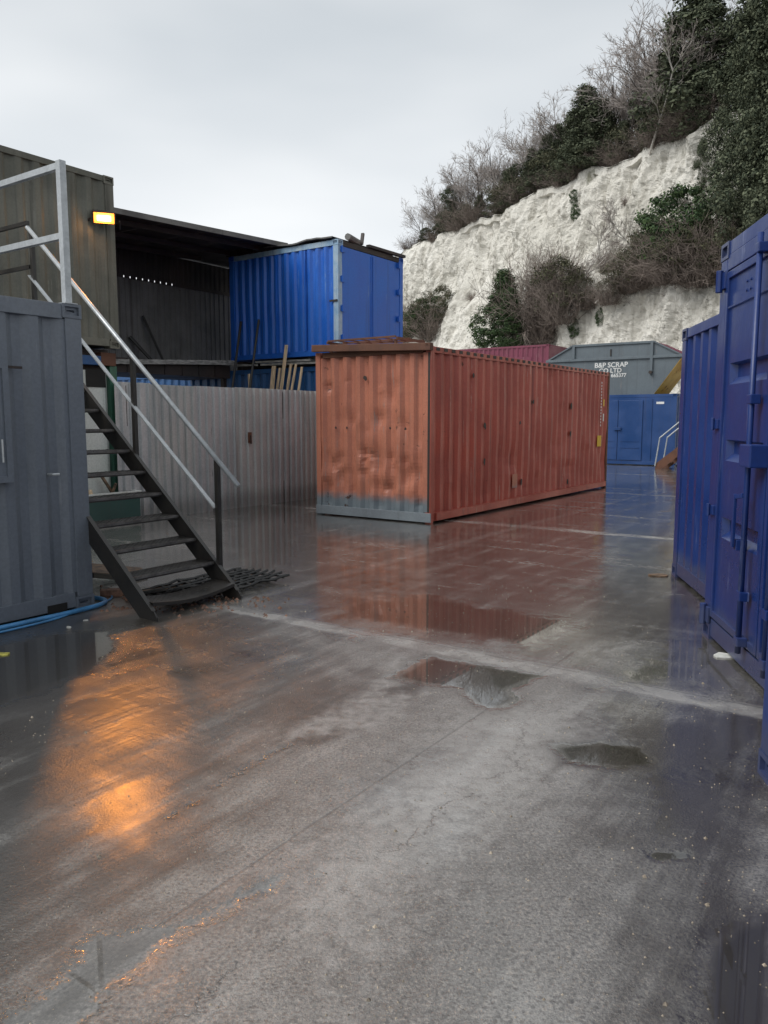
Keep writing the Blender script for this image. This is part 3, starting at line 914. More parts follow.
# orange-ended red container in the middle of the yard
RED_O = (0.735, 12.19)
def dent_fn(seed, n, L, H, amp, rmin=0.06, rmax=0.28, zmin=0.2):
    r = random.Random(seed)
    sp = [(r.uniform(0.1, L - 0.1), r.uniform(zmin, H) if r.random() < 0.4 else r.uniform(zmin, H * 0.45), r.uniform(rmin, rmax), r.uniform(-1, 0.5) * amp) for _ in range(n)]
    def f(s, z):
        d = 0.012 * noise.noise(Vector((s * 1.1, z * 0.8, seed)))
        for a, b, c, e in sp:
            q = ((s - a) ** 2 + (z - b) ** 2) / (c * c)
            if q < 6:
                d += e * math.exp(-q)
        return d
    return f
red = container('shipping_container', 'long red container with a faded orange end, alone in mid yard', RED_O, RZ, 8.35, 2.34, 2.80, 'red', 'red',
                z=0.0, castings=False, sill=0.16, rail=0.10, post=0.10, depth=0.052,
                mats={'x0': 'orange', 'sill_x0': 'orange_sill', 'post_x0y0': 'red', 'post_x0y1': 'orange', 'top_x0': 'rust', 'post_x1y0': 'rust'},
                rows={'x0': 44, 'y0': 16}, dents={'x0': dent_fn(3, 110, 2.34, 2.6, 0.045, 0.05, 0.17), 'y0': dent_fn(8, 90, 8.35, 2.6, 0.026, 0.1, 0.3)})
# heavy rusty lintel lying across the end, and wear details
MB().bar((-0.035, -0.03, 2.78), (-0.035, 2.36, 2.87), 0.10, 0.115).build('header_beam', 'rust', red, 0.008)
fr0, _ = face_frame('x0', 8.35, 2.34)
lap = MB(fr0).box((0.0, 0.001, 0.02), (2.36, 0.025, 0.17)).build('end_sill', 'orange_sill', red, 0.006)
MB(fr0).box((2.285, -0.03, 0.18), (2.325, 0.003, 2.70)).build('corner_seam', 'darkrust', red)
MB(fr0).box((2.20, -0.008, 0.18), (2.284, 0.002, 2.70)).build('corner_strip', 'orange', red)
def patch(fr, s, z, w, h, seed):
    """ragged little hole or scab"""
    r = random.Random(seed)
    m = MB(fr)
    n = 9
    pts = [(s + math.cos(2 * math.pi * k / n) * w * r.uniform(0.5, 1), 0.0, z + math.sin(2 * math.pi * k / n) * h * r.uniform(0.5, 1)) for k in range(n)]
    m.add([(a, -0.010, c) for a, _, c in pts] + [(a, -0.003, c) for a, _, c in pts], [tuple(range(n)), tuple(range(2 * n - 1, n - 1, -1))] + [(k, (k + 1) % n, n + (k + 1) % n, n + k) for k in range(n)])
    return m
for k, (s, z, w, h) in enumerate(((0.43, 1.52, 0.02, 0.028), (0.67, 1.52, 0.02, 0.026), (1.56, 1.52, 0.02, 0.028), (1.86, 1.51, 0.026, 0.032), (1.06, 2.34, 0.05, 0.05))):
    patch(fr0, s, z, w, h, k).build('rust_hole', 'darkrust', red)
fr1, _ = face_frame('y0', 8.35, 2.34)
for k, (s, z, w, h) in enumerate(((1.85, 1.55, 0.05, 0.08), (1.85, 0.92, 0.05, 0.08), (3.9, 2.0, 0.05, 0.06), (5.9, 1.95, 0.06, 0.09), (5.9, 1.35, 0.05, 0.08), (1.4, 2.4, 0.04, 0.05), (3.4, 0.45, 0.05, 0.07), (5.8, 0.3, 0.05, 0.08), (3.3, 1.6, 0.04, 0.05))):
    patch(fr1, s, z, w, h, 30 + k).build('rust_hole', 'darkrust', red)
MB(fr1).box((3.0, -0.012, 0.36), (3.22, -0.004, 0.62)).build('repair_plate', 'orange', red)
MB(fr1).box((7.62, -0.012, 1.02), (7.88, -0.006, 1.28)).build('warning_label', 'label_yellow', red)
MB(fr1).box((7.96, -0.012, 1.62), (8.03, -0.006, 1.80)).build('number_decal', 'label_white', red)
MB(fr1).box((7.96, -0.012, 1.98), (8.03, -0.006, 2.14)).build('number_decal', 'label_yellow', red)
cod = MB(fr1)
for k in range(15):
    cod.box((7.80, -0.012, 1.50 + k * 0.072), (7.84, -0.008, 1.545 + k * 0.072))
cod.build('vertical_number', 'label_white', red, kind='stuff')
nt_ = MB(fr1)
for k in range(33):
    nt_.box((0.16 + k * 0.245, -0.02, 2.735), (0.27 + k * 0.245, 0.001, 2.785))
nt_.build('dark_roof_notches', 'darkrust', red, kind='stuff')  # dark blocks stand in for the shade in the roof-edge gaps
MB(fr1).bar((0.15, 0.02, 0.10), (8.2, 0.02, 0.10), 0.03, 0.12).build('rubbing_strake', 'red', red)

# rusty bed frame lying on its roof
bf = thing('bed_frame', 'flat rusty steel bed frame lying on the red container roof', 'frame', grid(0.15, 0.75, 2.785, RED_O), RZ)
for y in (0, 1.45):
    MB().bar((0, y, 0.19), (0.85, y, 0.19), 0.03, 0.04).build('side_bar', 'rust', bf)
for x in (0, 0.42, 0.85):
    MB().bar((x, 0.02, 0.215), (x, 1.43, 0.215 + 0.03 * (x > 0.5)), 0.03, 0.03).build('cross_bar', 'rust', bf)
for k in range(6):
    MB().tube([(0.02, 0.12 + k * 0.24, 0.222), (0.83, 0.15 + k * 0.24, 0.235)], 0.010, 5).build('cross_rod', 'rust', bf)
for x in (0.05, 0.8):
    for y in (0.05, 1.4):
        MB().box((x - 0.02, y - 0.02, 0), (x + 0.02, y + 0.02, 0.17)).build('foot', 'rust', bf)

# dark slate-grey container at the left with a shutter
GREY_C = ground(94, 606.5)
GREY_O = GREY_C - U * 6.06
grey = container('shipping_container', 'slate grey container with a window shutter, beside the metal stairs', GREY_O, RZ, 6.06, 2.44, 2.62, 'grey', 'grey',
                 rail=0.13, sill=0.16, post=0.15, depth=0.04)
frg, _ = face_frame('y0', 6.06, 2.44)
sx = 6.06 - 0.70
sh = MB(frg).box((sx - 1.0, 0.0, 1.16), (sx, 0.045, 2.10)).build('window_shutter', 'grey', grey, 0.006)
fm = MB(frg)
fm.box((sx - 1.0, 0.045, 2.05), (sx, 0.06, 2.10)).box((sx - 1.0, 0.045, 1.16), (sx, 0.06, 1.21)).box((sx - 0.05, 0.045, 1.21), (sx, 0.06, 2.05))
fm.build('shutter_frame', 'grey', sh)
MB(frg).tube([(sx - 0.09, 0.075, 1.32), (sx - 0.09, 0.075, 1.50)], 0.008, 6).build('shutter_handle', 'galv', sh)
MB(frg).box((sx - 0.02, 0.0, 2.055), (sx + 0.14, 0.02, 2.075)).build('shutter_hasp', 'darkrust', grey)
MB(frg).tube([(5.70, -0.02, 1.20), (5.70, 0.05, 1.20), (5.75, 0.06, 1.20)], 0.012, 6).build('hook', 'galv', grey)
MB(frg).box((5.62, -0.003, 0.02), (5.80, 0.004, 0.09)).build('fork_slot', 'dark', grey)

# galvanised guard rail along the end of its roof
gr = thing('guard_rail', 'galvanised guard rail standing on the slate grey container roof', 'railing', grid(6.06 - 0.09, 0.05, 2.62, GREY_O), RZ)
for k, y in enumerate((0, 1.7)):
    p = MB().box((-0.03, y - 0.03, 0), (0.03, y + 0.03, 1.16)).build('post', 'galv', gr, 0.004)
    MB().box((-0.06, y - 0.06, 0), (0.06, y + 0.06, 0.008)).build('base_plate', 'galv', p)
for z in (1.12, 0.56):
    MB().bar((0, 0.03, z), (0, 1.67, z), 0.045, 0.05).build('rail', 'galv', gr)
    MB().bar((0, 1.73, z), (0, 2.3, z), 0.045, 0.05).build('rail', 'galv', gr)

# ------------------------------------------------------------------ metal stairs
GO, RI, Z0, SW = 0.239, 0.2056, 0.116, 0.93
ST_R = Vector((-1.394, 7.054, 0)) - U * 0.03
ST_O = ST_R - U * SW
st = thing('metal_stairs', 'black open tread metal stairs with galvanised handrail beside the grey container', 'stairs', ST_O, RZ)
NS = 13
sl = RI / GO
def strz(y):
    return Z0 + sl * y
for x in (-0.02, SW + 0.008):
    m_ = MB()
    y1 = NS * GO + 0.05
    poly = [(-0.10, 0.0), (0.12, 0.0), (y1, strz(y1) - 0.22), (y1, strz(y1) + 0.03), (-0.06, strz(-0.06) + 0.02), (-0.10, 0.03)]
    m_.fr = lambda s, d, z: (d, s, z)
    m_.prism(poly, x, x + 0.012)
    m_.prism([(a, b) for a, b in ((-0.06, strz(-0.06) + 0.021), (y1, strz(y1) + 0.031), (y1, strz(y1) + 0.021), (-0.06, strz(-0.06) + 0.011))], x - 0.015, x + 0.027)
    m_.build('stringer', 'black', st)
for k in range(NS):
    y, z = k * GO, Z0 + RI * k
    m_ = MB()
    if k == 0:           # the bent bottom tread
        n = 8
        for i in range(n):
            a, b = i / n, (i + 1) / n
            f = lambda q: z + 0.03 - 0.05 * math.sin(math.pi * q) * 0.9
            m_.add([(a * SW, y - 0.03, f(a)), (b * SW, y - 0.03, f(b)), (b * SW, y + 0.25, f(b) + 0.012), (a * SW, y + 0.25, f(a) + 0.012),
                    (a * SW, y - 0.03, f(a) - 0.03), (b * SW, y - 0.03, f(b) - 0.03), (b * SW, y + 0.25, f(b) - 0.02), (a * SW, y + 0.25, f(a) - 0.02)],
                   [(0, 1, 2, 3), (7, 6, 5, 4), (0, 4, 5, 1), (2, 6, 7, 3)])
    else:
        m_.box((0.0, y, z - 0.005), (SW, y + 0.245, z))
        m_.box((0.0, y, z - 0.035), (SW, y + 0.006, z - 0.005))
        m_.box((0.0, y + 0.239, z - 0.035), (SW, y + 0.245, z - 0.005))
    td = m_.build('tread', 'black', st)
    if k:
        MB().box((0.0, y - 0.004, z - 0.022), (SW, y - 0.0005, z + 0.003)).build('nosing', 'worn', td)
    tp = MB()
    for i in range(17):
        for j in range(5):
            cx, cy = 0.04 + i * 0.0488, y + 0.03 + j * 0.046
            dz = (0.03 - 0.045 * math.sin(math.pi * cx / SW) + 0.012 * (cy - y) / 0.25) if k == 0 else 0.0
            a = 0.6 if (i + j) % 2 else -0.6
            ca, sa = math.cos(a) * 0.016, math.sin(a) * 0.016
            zz = z + dz + 0.001
            tp.add([(cx - ca, cy - sa, zz), (cx + sa * 0.3, cy - ca * 0.3, zz), (cx + ca, cy + sa, zz), (cx - sa * 0.3, cy + ca * 0.3, zz), (cx, cy, zz + 0.004)],
                   [(0, 1, 4), (1, 2, 4), (2, 3, 4), (3, 0, 4)])
    tp.build('tread_pattern', 'black', td, kind='stuff')
HX = SW + 0.02
def hand(q):
    return 1.13 + 0.85 * q
pts = [(HX, -0.09, hand(-0.09)), (HX, 3.1, hand(3.1))]
MB().tube(pts, 0.024, 10).build('handrail', 'galv', st, smooth=True)
MB().bar((HX, 0.22, 0.83), (HX, 3.1, hand(3.1) - 0.52), 0.012, 0.045, up=(1, 0, 0)).build('mid_rail', 'galv', st)
for q in (0.20, 1.38, 3.05):
    MB().box((HX - 0.004 + 0.0, q - 0.022, strz(q) - 0.14), (HX + 0.036, q + 0.022, hand(q) - 0.02)).build('rail_post', 'black', st)
LY = NS * GO + 0.05
LZ = Z0 + RI * NS
m_ = MB().box((-0.01, LY, LZ - 0.05), (SW, LY + 2.2, LZ))
m_.build('landing', 'black', st)
for y in (LY + 0.1, LY + 2.1):
    for x in (0.03, SW - 0.05):
        MB().box((x - 0.03, y - 0.03, 0), (x + 0.03, y + 0.03, LZ - 0.05)).build('landing_leg', 'black', st)
for z in (LZ + 1.02, LZ + 0.55):
    MB().bar((HX, 3.08, z), (HX, LY + 2.2, z), 0.035, 0.04).build('landing_rail', 'black', st)
MB().box((HX - 0.02, LY + 2.16, LZ - 0.05), (HX + 0.02, LY + 2.2, LZ + 1.05)).build('rail_post', 'black', st)
MB().bar((-0.16, 1.0, 0.56), (-0.02, 1.0, 0.56), 0.06, 0.05).build('wall_bracket', 'galv', st)

# blue hose along the foot of the grey container
hp = [(-0.75, -0.05), (-0.2, -0.09), (0.35, -0.10), (0.75, -0.10), (1.05, -0.05), (1.16, 0.10), (1.10, 0.35), (0.9, 0.8)]
def hose(pts, r, z0, lab):
    P = [grid(6.06 - 1.0 + x, y, z0 + 0.0, GREY_O) for x, y in pts]
    dense = []
    for i in range(len(P) - 1):
        p0, p1, p2, p3 = P[max(i - 1, 0)], P[i], P[i + 1], P[min(i + 2, len(P) - 1)]
        for s in range(6):
            t = s / 6
            dense.append(0.5 * ((2 * p1) + (p2 - p0) * t + (2 * p0 - 5 * p1 + 4 * p2 - p3) * t * t + (3 * p1 - p0 - 3 * p2 + p3) * t ** 3))
    dense.append(P[-1])
    m = MB().tube(dense, r, 8)
    tag(m.build('hose', 'hose', None, smooth=True), lab, 'hose', 'blue hoses on the wet ground')
hose(hp, 0.021, 0.023, 'thick blue hose running along the foot of the slate grey container')
hose([(-0.75, -0.13), (-0.1, -0.17), (0.5, -0.155), (0.9, -0.02), (1.25, 0.1), (1.45, 0.45)], 0.010, 0.011, 'thin blue hose lying in front of the thick blue hose')

# ------------------------------------------------------------------ rubble round the stair foot
def scrap(name, label, cat, px, py, dims, rz, mat, tilt=(0, 0), group=None):
    p = ground(px, py)
    m = MB().box((-dims[0] / 2, -dims[1] / 2, 0), (dims[0] / 2, dims[1] / 2, dims[2]))
    o = m.build(name, mat, None, 0.004)
    o.location = (p.x, p.y, max(0.0, abs(math.sin(tilt[0])) * dims[1] / 2 + abs(math.sin(tilt[1])) * dims[0] / 2))
    o.rotation_euler = (tilt[0], tilt[1], rz)
    return tag(o, label, cat, group)
scrap('board', 'broken chipboard piece behind the stair stringer near the grey container', 'board', 118, 578, (0.55, 0.34, 0.02), 0.5, 'oldwood', (0.12, 0.18))
scrap('board', 'brown plank lying flat under the middle of the stairs', 'board', 160, 592, (0.7, 0.16, 0.03), 0.9, 'oldwood', (0.0, 0.03))
scrap('board', 'short wet plank under the lowest stair tread', 'board', 183, 598, (0.5, 0.11, 0.03), 0.3, 'oldwood')
scrap('brick', 'broken brick beside the hose behind the grey container corner', 'brick', 112, 596, (0.2, 0.1, 0.065), 0.2, 'brick')
scrap('brick', 'half brick under the left stair stringer', 'brick', 133, 600, (0.11, 0.1, 0.065), 1.1, 'brick')
scrap('metal_offcut', 'black steel offcut leaning low behind the stairs', 'offcut', 106, 585, (0.5, 0.12, 0.05), 1.2, 'black', (0.0, 0.25))
# woven rubber mat / mesh lying flat at the foot of the stairs
mt = thing('mesh_mat', 'black woven mesh mat lying crumpled beside the stair foot', 'mat', ground(222, 588), RZ)
def matz(x, y):
    return 0.03 + 0.045 * abs(noise.noise(Vector((x * 2.2, y * 2.2, 4)))) + 0.02 * noise.noise(Vector((x * 7, y * 7, 1)))
for k in range(13):
    x = -0.75 + k * 0.11
    MB().tube([(x + 0.02 * noise.noise(Vector((k, j, 0))), -0.3 + j * 0.1, matz(x, -0.3 + j * 0.1)) for j in range(8)], 0.016, 5).build('mat_strand', 'rubber', mt)
for k in range(8):
    y = -0.3 + k * 0.1
    MB().tube([(-0.78 + j * 0.11, y + 0.02 * noise.noise(Vector((k, j, 5))), matz(-0.78 + j * 0.11, y) + 0.016) for j in range(14)], 0.014, 5).build('mat_strand', 'rubber', mt)
# a heap of small wet debris
deb = MB()
rr = random.Random(4)
for k in range(260):
    px, py = rr.uniform(98, 235), rr.uniform(586, 612)
    if rr.random() < 0.3:
        px, py = rr.uniform(150, 290), rr.uniform(596, 618)
    p = ground(px, py)
    s = rr.uniform(0.006, 0.028)
    a = rr.uniform(0, 6.28)
    q = [Vector((math.cos(a + b) * s * rr.uniform(0.6, 1.2), math.sin(a + b) * s * rr.uniform(0.6, 1.2), 0)) + p for b in (0, 2.1, 4.2)]
    deb.add([v for v in q] + [p + Vector((0, 0, s * 0.8))], [(0, 1, 3), (1, 2, 3), (2, 0, 3), (2, 1, 0)])
o = deb.build('rubble', 'brick', None)
o['kind'] = 'stuff'
o['label'] = 'crumbs of wet rubble scattered round the foot of the stairs'
# loose grit over the near slab
gm = MB()
for k in range(2600):
    x, y = rr.uniform(-2.0, 2.2), 1.6 + 6 * rr.random() ** 1.6
    s = rr.uniform(0.0015, 0.005) * (2.0 if rr.random() < 0.05 else 1)
    a = rr.uniform(0, 6.28)
    p = Vector((x, y, 0))
    q = [p + Vector((math.cos(a + b) * s, math.sin(a + b) * s * rr.uniform(0.7, 1.1), 0)) for b in (0, 1.57, 3.14, 4.71)]
    gm.add(q + [p + Vector((0, 0, s))], [(0, 1, 4), (1, 2, 4), (2, 3, 4), (3, 0, 4)])
o = gm.build('grit', simple('pale_grit', (0.30, 0.25, 0.19), 0.6, 0, 0.45, 9.0), None, fix=False)
o['kind'] = 'stuff'
o['label'] = 'loose pale grit scattered over the near slab'

# ------------------------------------------------------------------ olive container upstairs, cabin below, floodlight
OL_R = Vector((-4.17, 12.37, 0))
OL_O = OL_R - U * 6.06
OL_Z = 2.76
olive = container('shipping_container', 'weathered olive container stacked above the white cabin, floodlight on its front', OL_O, RZ, 6.06, 2.44, 2.59, 'olive', 'olive',
                  z=OL_Z, post=0.15, sill=0.14, rail=0.09, rows={'y0': 20}, dents={'y0': dent_fn(21, 20, 6.06, 2.4, 0.012)})
cab = thing('cabin', 'dirty white cabin with a green corner post under the olive container', 'cabin', grid(0, 0.18, 0, OL_O), RZ)
for k in range(5):
    MB().box((k * 1.17 + 0.05, 0.0, 0.12), (k * 1.17 + 1.21, 0.06, 2.42)).build('wall_panel', 'white', cab, 0.004)
MB().box((0.06, 0.07, 0.1), (5.98, 2.2, 2.42)).build('core', 'white', cab)
MB().box((5.97, -0.03, 0.0), (6.10, 0.10, 2.50)).build('corner_post', 'green', cab, 0.005)
MB().box((-0.06, -0.03, 0.0), (0.05, 0.10, 2.50)).build('corner_post', 'green', cab, 0.005)
MB().box((-0.03, -0.06, 2.5), (5.8, 0.10, 2.64)).build('blue_fascia', 'blue_low', cab, 0.005)
MB().box((5.80, -0.06, 2.5), (6.07, 0.12, 2.70)).build('rusty_bracket', 'rust', cab, 0.005)
MB().box((-0.03, 0.11, 2.43), (6.05, 2.22, 2.755)).build('roof_bearers', 'darkrust', cab)
MB().box((5.55, -0.012, 2.16), (5.90, -0.002, 2.44)).build('vent_panel', 'dark', cab)

lamp_p = at_y(104, 218, 12.0)
aim_at = Vector((-1.25, 3.2, 0)) - lamp_p
fl = thing('floodlight', 'lit orange floodlight fixed to the olive container front', 'floodlight', lamp_p, math.atan2(aim_at.x, -aim_at.y))
aim = math.atan2(-aim_at.z, math.hypot(aim_at.x, aim_at.y))
hd = MB()
hd.fr = lambda x, y, z: (x, y * math.cos(aim) - z * math.sin(aim), y * math.sin(aim) + z * math.cos(aim))
hd.box((-0.165, 0.0, -0.09), (0.165, 0.09, 0.09))
hd.box((-0.12, 0.09, -0.07), (0.12, 0.14, 0.07))
for k in range(6):
    hd.box((-0.15 + k * 0.06 - 0.006, 0.141, -0.08), (-0.15 + k * 0.06 + 0.006, 0.165, 0.08))
hd.build('lamp_housing', 'darkrust', fl, 0.004)
em, n, l, b = nt('sodium_lamp')
b.inputs['Base Color'].default_value = (1, 0.6, 0.2, 1)
b.inputs['Emission Color'].default_value = (1.0, 0.22, 0.015, 1)
b.inputs['Emission Strength'].default_value = 1.4
M['lamp'] = em
gl = MB()
gl.fr = hd.fr
gl.box((-0.145, -0.012, -0.075), (0.145, -0.001, 0.075))
gl.build('lamp_glass', 'lamp', fl)
em, n, l, b = nt('sodium_tube')
b.inputs['Base Color'].default_value = (1, 0.7, 0.4, 1)
b.inputs['Emission Color'].default_value = (1.0, 0.5, 0.16, 1)
b.inputs['Emission Strength'].default_value = 18
M['bulb'] = em
blb = MB()
blb.fr = hd.fr
blb.tube([(-0.095, -0.02, 0.0), (0.095, -0.02, 0.0)], 0.038, 10)
blb.build('bulb', 'bulb', fl, smooth=True)
MB().tube([(-0.22, 0.05, -0.02), (-0.22, 0.22, -0.06), (-0.22, 0.36, -0.06)], 0.013, 6).build('bracket', 'darkrust', fl)
MB().tube([(0.22, 0.05, -0.02), (0.22, 0.22, -0.06), (0.22, 0.36, -0.06)], 0.013, 6).build('bracket', 'darkrust', fl)
MB().tube([(-0.19, 0.05, 0), (-0.23, 0.05, -0.02)], 0.01, 6).build('pivot', 'darkrust', fl)
ld = bpy.data.lights.new('floodlight_beam', 'SPOT')
ld.energy = 175
ld.color = (1.0, 0.33, 0.035)
ld.spot_size = math.radians(27)
ld.spot_blend = 0.8
ld.shadow_soft_size = 0.12
lo = bpy.data.objects.new('floodlight_beam', ld)
COL.objects.link(lo)
ldir = aim_at.normalized()
lo.location = lamp_p + ldir * 0.14
lo.rotation_euler = (-ldir).to_track_quat('Z', 'Y').to_euler()
lo.parent = fl
lo.matrix_parent_inverse = Matrix.Translation(-lamp_p) if False else (Matrix.Translation(lamp_p) @ Matrix.Rotation(fl.rotation_euler.z, 4, 'Z')).inverted()

# ------------------------------------------------------------------ blue stack behind the fence
BL = (-1.0, 17.3)
blue_low = container('shipping_container', 'weathered blue container at ground level behind the corrugated fence', BL, RZ, 2.56, 12.19, 2.86, 'blue_low', 'blue_low', post=0.13)
blue_up = container('shipping_container', 'bright blue container with a pale corner post, upper of the stack', BL, RZ, 2.56, 3.35, 2.50, 'blue', 'blue', z=3.06,
                    faces={'y0': 'leaves'}, castings=True, mats={'post_x0y0': 'blue_pale', 'cast_x0y0': 'blue_pale', 'top_x0': 'blue_pale', 'top_y0': 'darkrust'},
                    pitch=0.235, post=0.14, rail=0.12, rows={'x0': 14}, dents={'x0': dent_fn(31, 16, 3.3, 2.4, 0.012)})
for y in (0.2, 1.5, 3.1):
    b_ = thing('bearer', 'dark timber bearer between the stacked blue containers, number %s from the corner' % {0.2: 'one', 1.5: 'two', 3.1: 'three'}[y], 'bearer', grid(0.03, y, 2.86, BL), RZ, 'bearers between the blue containers')
    MB().box((0, -0.08, 0), (2.5, 0.08, 0.2)).build('beam', 'darkrust', b_, 0.006)
# vertical straps over panel joints on the blue side
frb, _ = face_frame('x0', 2.56, 3.35)
for s in (3.35 - 1.84, 3.35 - 0.95):
    MB(frb).box((s - 0.02, -0.012, 0.15), (s + 0.02, 0.012, 2.36)).build('joint_strap', 'blue', blue_up)
MB(frb).box((3.35 - 0.24, -0.002, 1.18), (3.35 - 0.02, 0.02, 1.22)).build('latch', 'darkrust', blue_up)
# roof clutter
rc = thing('roofing_sheet', 'sagging grey felt sheet along the bright blue container roof edge', 'sheet', grid(0, 0, 5.565, BL), RZ)
m_ = MB()
n = 14
for i in range(n):
    a, b2 = 0.12 + i * 0.145, 0.12 + (i + 1) * 0.145
    za = 0.03 + 0.05 * abs(math.sin(a * 2.4)) + 0.02 * noise.noise(Vector((a * 4, 0, 0)))
    zb = 0.03 + 0.05 * abs(math.sin(b2 * 2.4)) + 0.02 * noise.noise(Vector((b2 * 4, 0, 0)))
    m_.add([(-0.06, a, za), (-0.06, b2, zb), (2.3, b2, zb), (2.3, a, za), (-0.06, a, za - 0.03), (-0.06, b2, zb - 0.03), (2.3, b2, zb - 0.03), (2.3, a, za - 0.03)],
           [(0, 1, 2, 3), (7, 6, 5, 4), (0, 4, 5, 1), (2, 6, 7, 3)])
m_.build('felt', 'felt', rc)
rp = MB().tube([tuple(grid(0.32, -0.02, 5.66, BL)), tuple(grid(0.95, 0.12, 5.64, BL))], 0.075, 8)
tag(rp.build('roll', 'felt', None), 'dark roll of felt lying on the blue container corner', 'roll')
rp = MB().bar(grid(0.9, 0.03, 5.60, BL), grid(0.98, 0.05, 5.86, BL), 0.07, 0.05)
tag(rp.build('timber_stub', 'darkrust', None), 'short dark stub standing on the blue container roof edge', 'timber')
rp = MB().bar(grid(1.1, 0.0, 5.60, BL), grid(2.56, -0.03, 5.60, BL), 0.10, 0.06)
tag(rp.build('edge_batten', 'darkrust', None), 'dark batten along the top of the blue container doors', 'batten')

# ------------------------------------------------------------------ shelter roof and back walls
sh = thing('shelter', 'dark lean-to roof and grimy sheet walls between olive and blue containers', 'shelter', (BL[0], BL[1], 0), RZ)
def roofz(x):
    return 5.68 + 0.048 * min(0, x)
SX = [(0.352, 2.6), (-8.6, -7.5), (-7.48, -6.4), (-6.38, -5.3), (-5.28, -4.2), (-4.18, -3.1), (-3.08, -2.0), (-1.98, -0.9), (-0.88, 0.35)]
for a, b2 in SX:
    m_ = MB()
    yb = 5.95
    za, zb = roofz(a), roofz(b2)
    m_.add([(a, 1.78, za), (b2, 1.78, zb), (b2, yb, zb + 0.05), (a, yb, za + 0.05), (a, 1.78, za + 0.035), (b2, 1.78, zb + 0.035), (b2, yb, zb + 0.085), (a, yb, za + 0.085)],
           [(0, 1, 2, 3), (7, 6, 5, 4), (0, 4, 5, 1), (1, 5, 6, 2), (2, 6, 7, 3), (3, 7, 4, 0)])
    m_.build('roof_sheet', 'darkrust', sh)  # dark material holds the deep shade under this roof in its colour
MB().bar((-8.6, 1.75, roofz(-8.6) + 0.01), (0.32, 1.75, roofz(0.32) + 0.01), 0.04, 0.10).build('fascia', 'felt', sh)
for y in (2.3, 3.3, 4.3, 5.3):
    MB().bar((-8.6, y, roofz(-8.6) - 0.05), (-0.05, y, roofz(0) - 0.05), 0.06, 0.1).build('purlin', 'darkrust', sh)
YW, WX = 5.0, -4.05
frw = lambda s, d, z: (WX + s, YW - d, z)
for k in range(8):
    corr_sheet(frw, k * 0.83 - 0.02, (k + 1) * 0.83, 2.9, 5.0, 0.022, 0.16, 0.4, 0.12, base=0.0 + (k % 2) * 0.004, thick=0.002).build('wall_sheet', 'dirty_sheet', sh, fix=False)
    corr_sheet(frw, k * 0.83 - 0.02, (k + 1) * 0.83, 5.035, 5.70, 0.012, 0.16, 0.4, 0.12, base=0.03 + (k % 2) * 0.004, thick=0.002).build('shaded_upper_sheet', 'darkrust', sh, fix=False)  # upper row: darker material puts the roof's shade into the wall colour
fl_ = MB(frw)
for k in range(37):
    fl_.box((k * 0.178 - 0.09, 0.040, 4.975), (k * 0.178 + (0.062 if 12 <= k <= 20 else 0.0879), 0.046, 5.06))
fl_.build('closure_strip', 'darkrust', sh, kind='stuff')
for x in (WX - 0.06, 2.4):
    MB().box((x - 0.05, YW + 0.03, 0 if x < 0 else 2.87), (x + 0.05, YW + 0.13, 5.45)).build('column', 'darkrust', sh)
MB().bar((WX, 3.25, 2.83), (-0.05, 3.25, 3.04), 0.12, 0.10).build('deck_beam', 'plank', sh)
MB().bar((WX, 3.38, 2.72), (-0.05, 3.38, 2.90), 0.05, 0.10).build('deck_beam', 'darkrust', sh)
for k in range(8):
    MB().box((WX + k * 0.5, 3.34, 2.66), (WX + k * 0.5 + 0.48, YW - 0.05, 2.97)).build('deck_board', 'darkrust', sh)
for x in (WX + 0.06, -0.16):
    MB().box((x - 0.05, 3.42, 0), (x + 0.05, 3.52, 2.92)).build('deck_leg', 'darkrust', sh)
frk = lambda s, d, z: (-8.8 + s, 5.9 - d, z)
for k in range(6):
    corr_sheet(frk, k * 0.93, (k + 1) * 0.93 + 0.02, 0.0, 5.35, 0.03, 0.19, 0.4, 0.12, base=(k % 2) * 0.004, thick=0.002).build('dark_backing_sheet', 'darkrust', sh, fix=False)  # dark backing added behind the open bay to keep it black
for x in (-8.5, -6.0):
    MB().box((x - 0.06, 1.82, 0), (x + 0.06, 1.94, roofz(x) - 0.01)).build('column', 'darkrust', sh)
MB().box((-8.86, 1.8, 0.0), (-8.80, 5.88, 5.2)).build('dark_closing_wall', 'darkrust', sh)  # added to close the bay's side and keep it dark
for k in range(14):
    MB().box((0.35, YW + 0.15 + k * 0.5, 2.865), (0.40, YW + 0.63 + k * 0.5, 3.35)).build('kick_board', 'darkrust', sh)
gt = MB()
for k in range(13):
    gt.box((-0.02, 1.95 + k * 0.115, 5.56), (0.02, 2.04 + k * 0.115, 5.68))
gt.build('closure_blocks', 'darkrust', sh, kind='stuff')
# leaning steel bits inside
def lean(name, label, cat, p, q, r, mat, group=None, square=False):
    m = MB()
    if square:
        m.bar(p, q, r * 2, r * 1.2)
    else:
        m.tube([p, q], r, 7)
    return tag(m.build(name, mat, None), label, cat, group)
lean('steel_bar', 'dark bar leaning on the grey shelter wall, nearest the blue container', 'bar', grid(-1.0, 4.6, 2.98, BL), grid(-1.35, 4.94, 4.15, BL), 0.03, 'black', 'bars leaning in the shelter')
lean('steel_bar', 'short dark bar leaning low against the middle of the grey shelter wall', 'bar', grid(-1.3, 4.6, 2.98, BL), grid(-1.75, 4.94, 3.62, BL), 0.04, 'black', 'bars leaning in the shelter')
lean('steel_bar', 'dark bar leaning at the left edge of the grey shelter wall', 'bar', grid(-3.2, 4.6, 2.98, BL), grid(-3.45, 4.94, 4.6, BL), 0.03, 'black', 'bars leaning in the shelter')
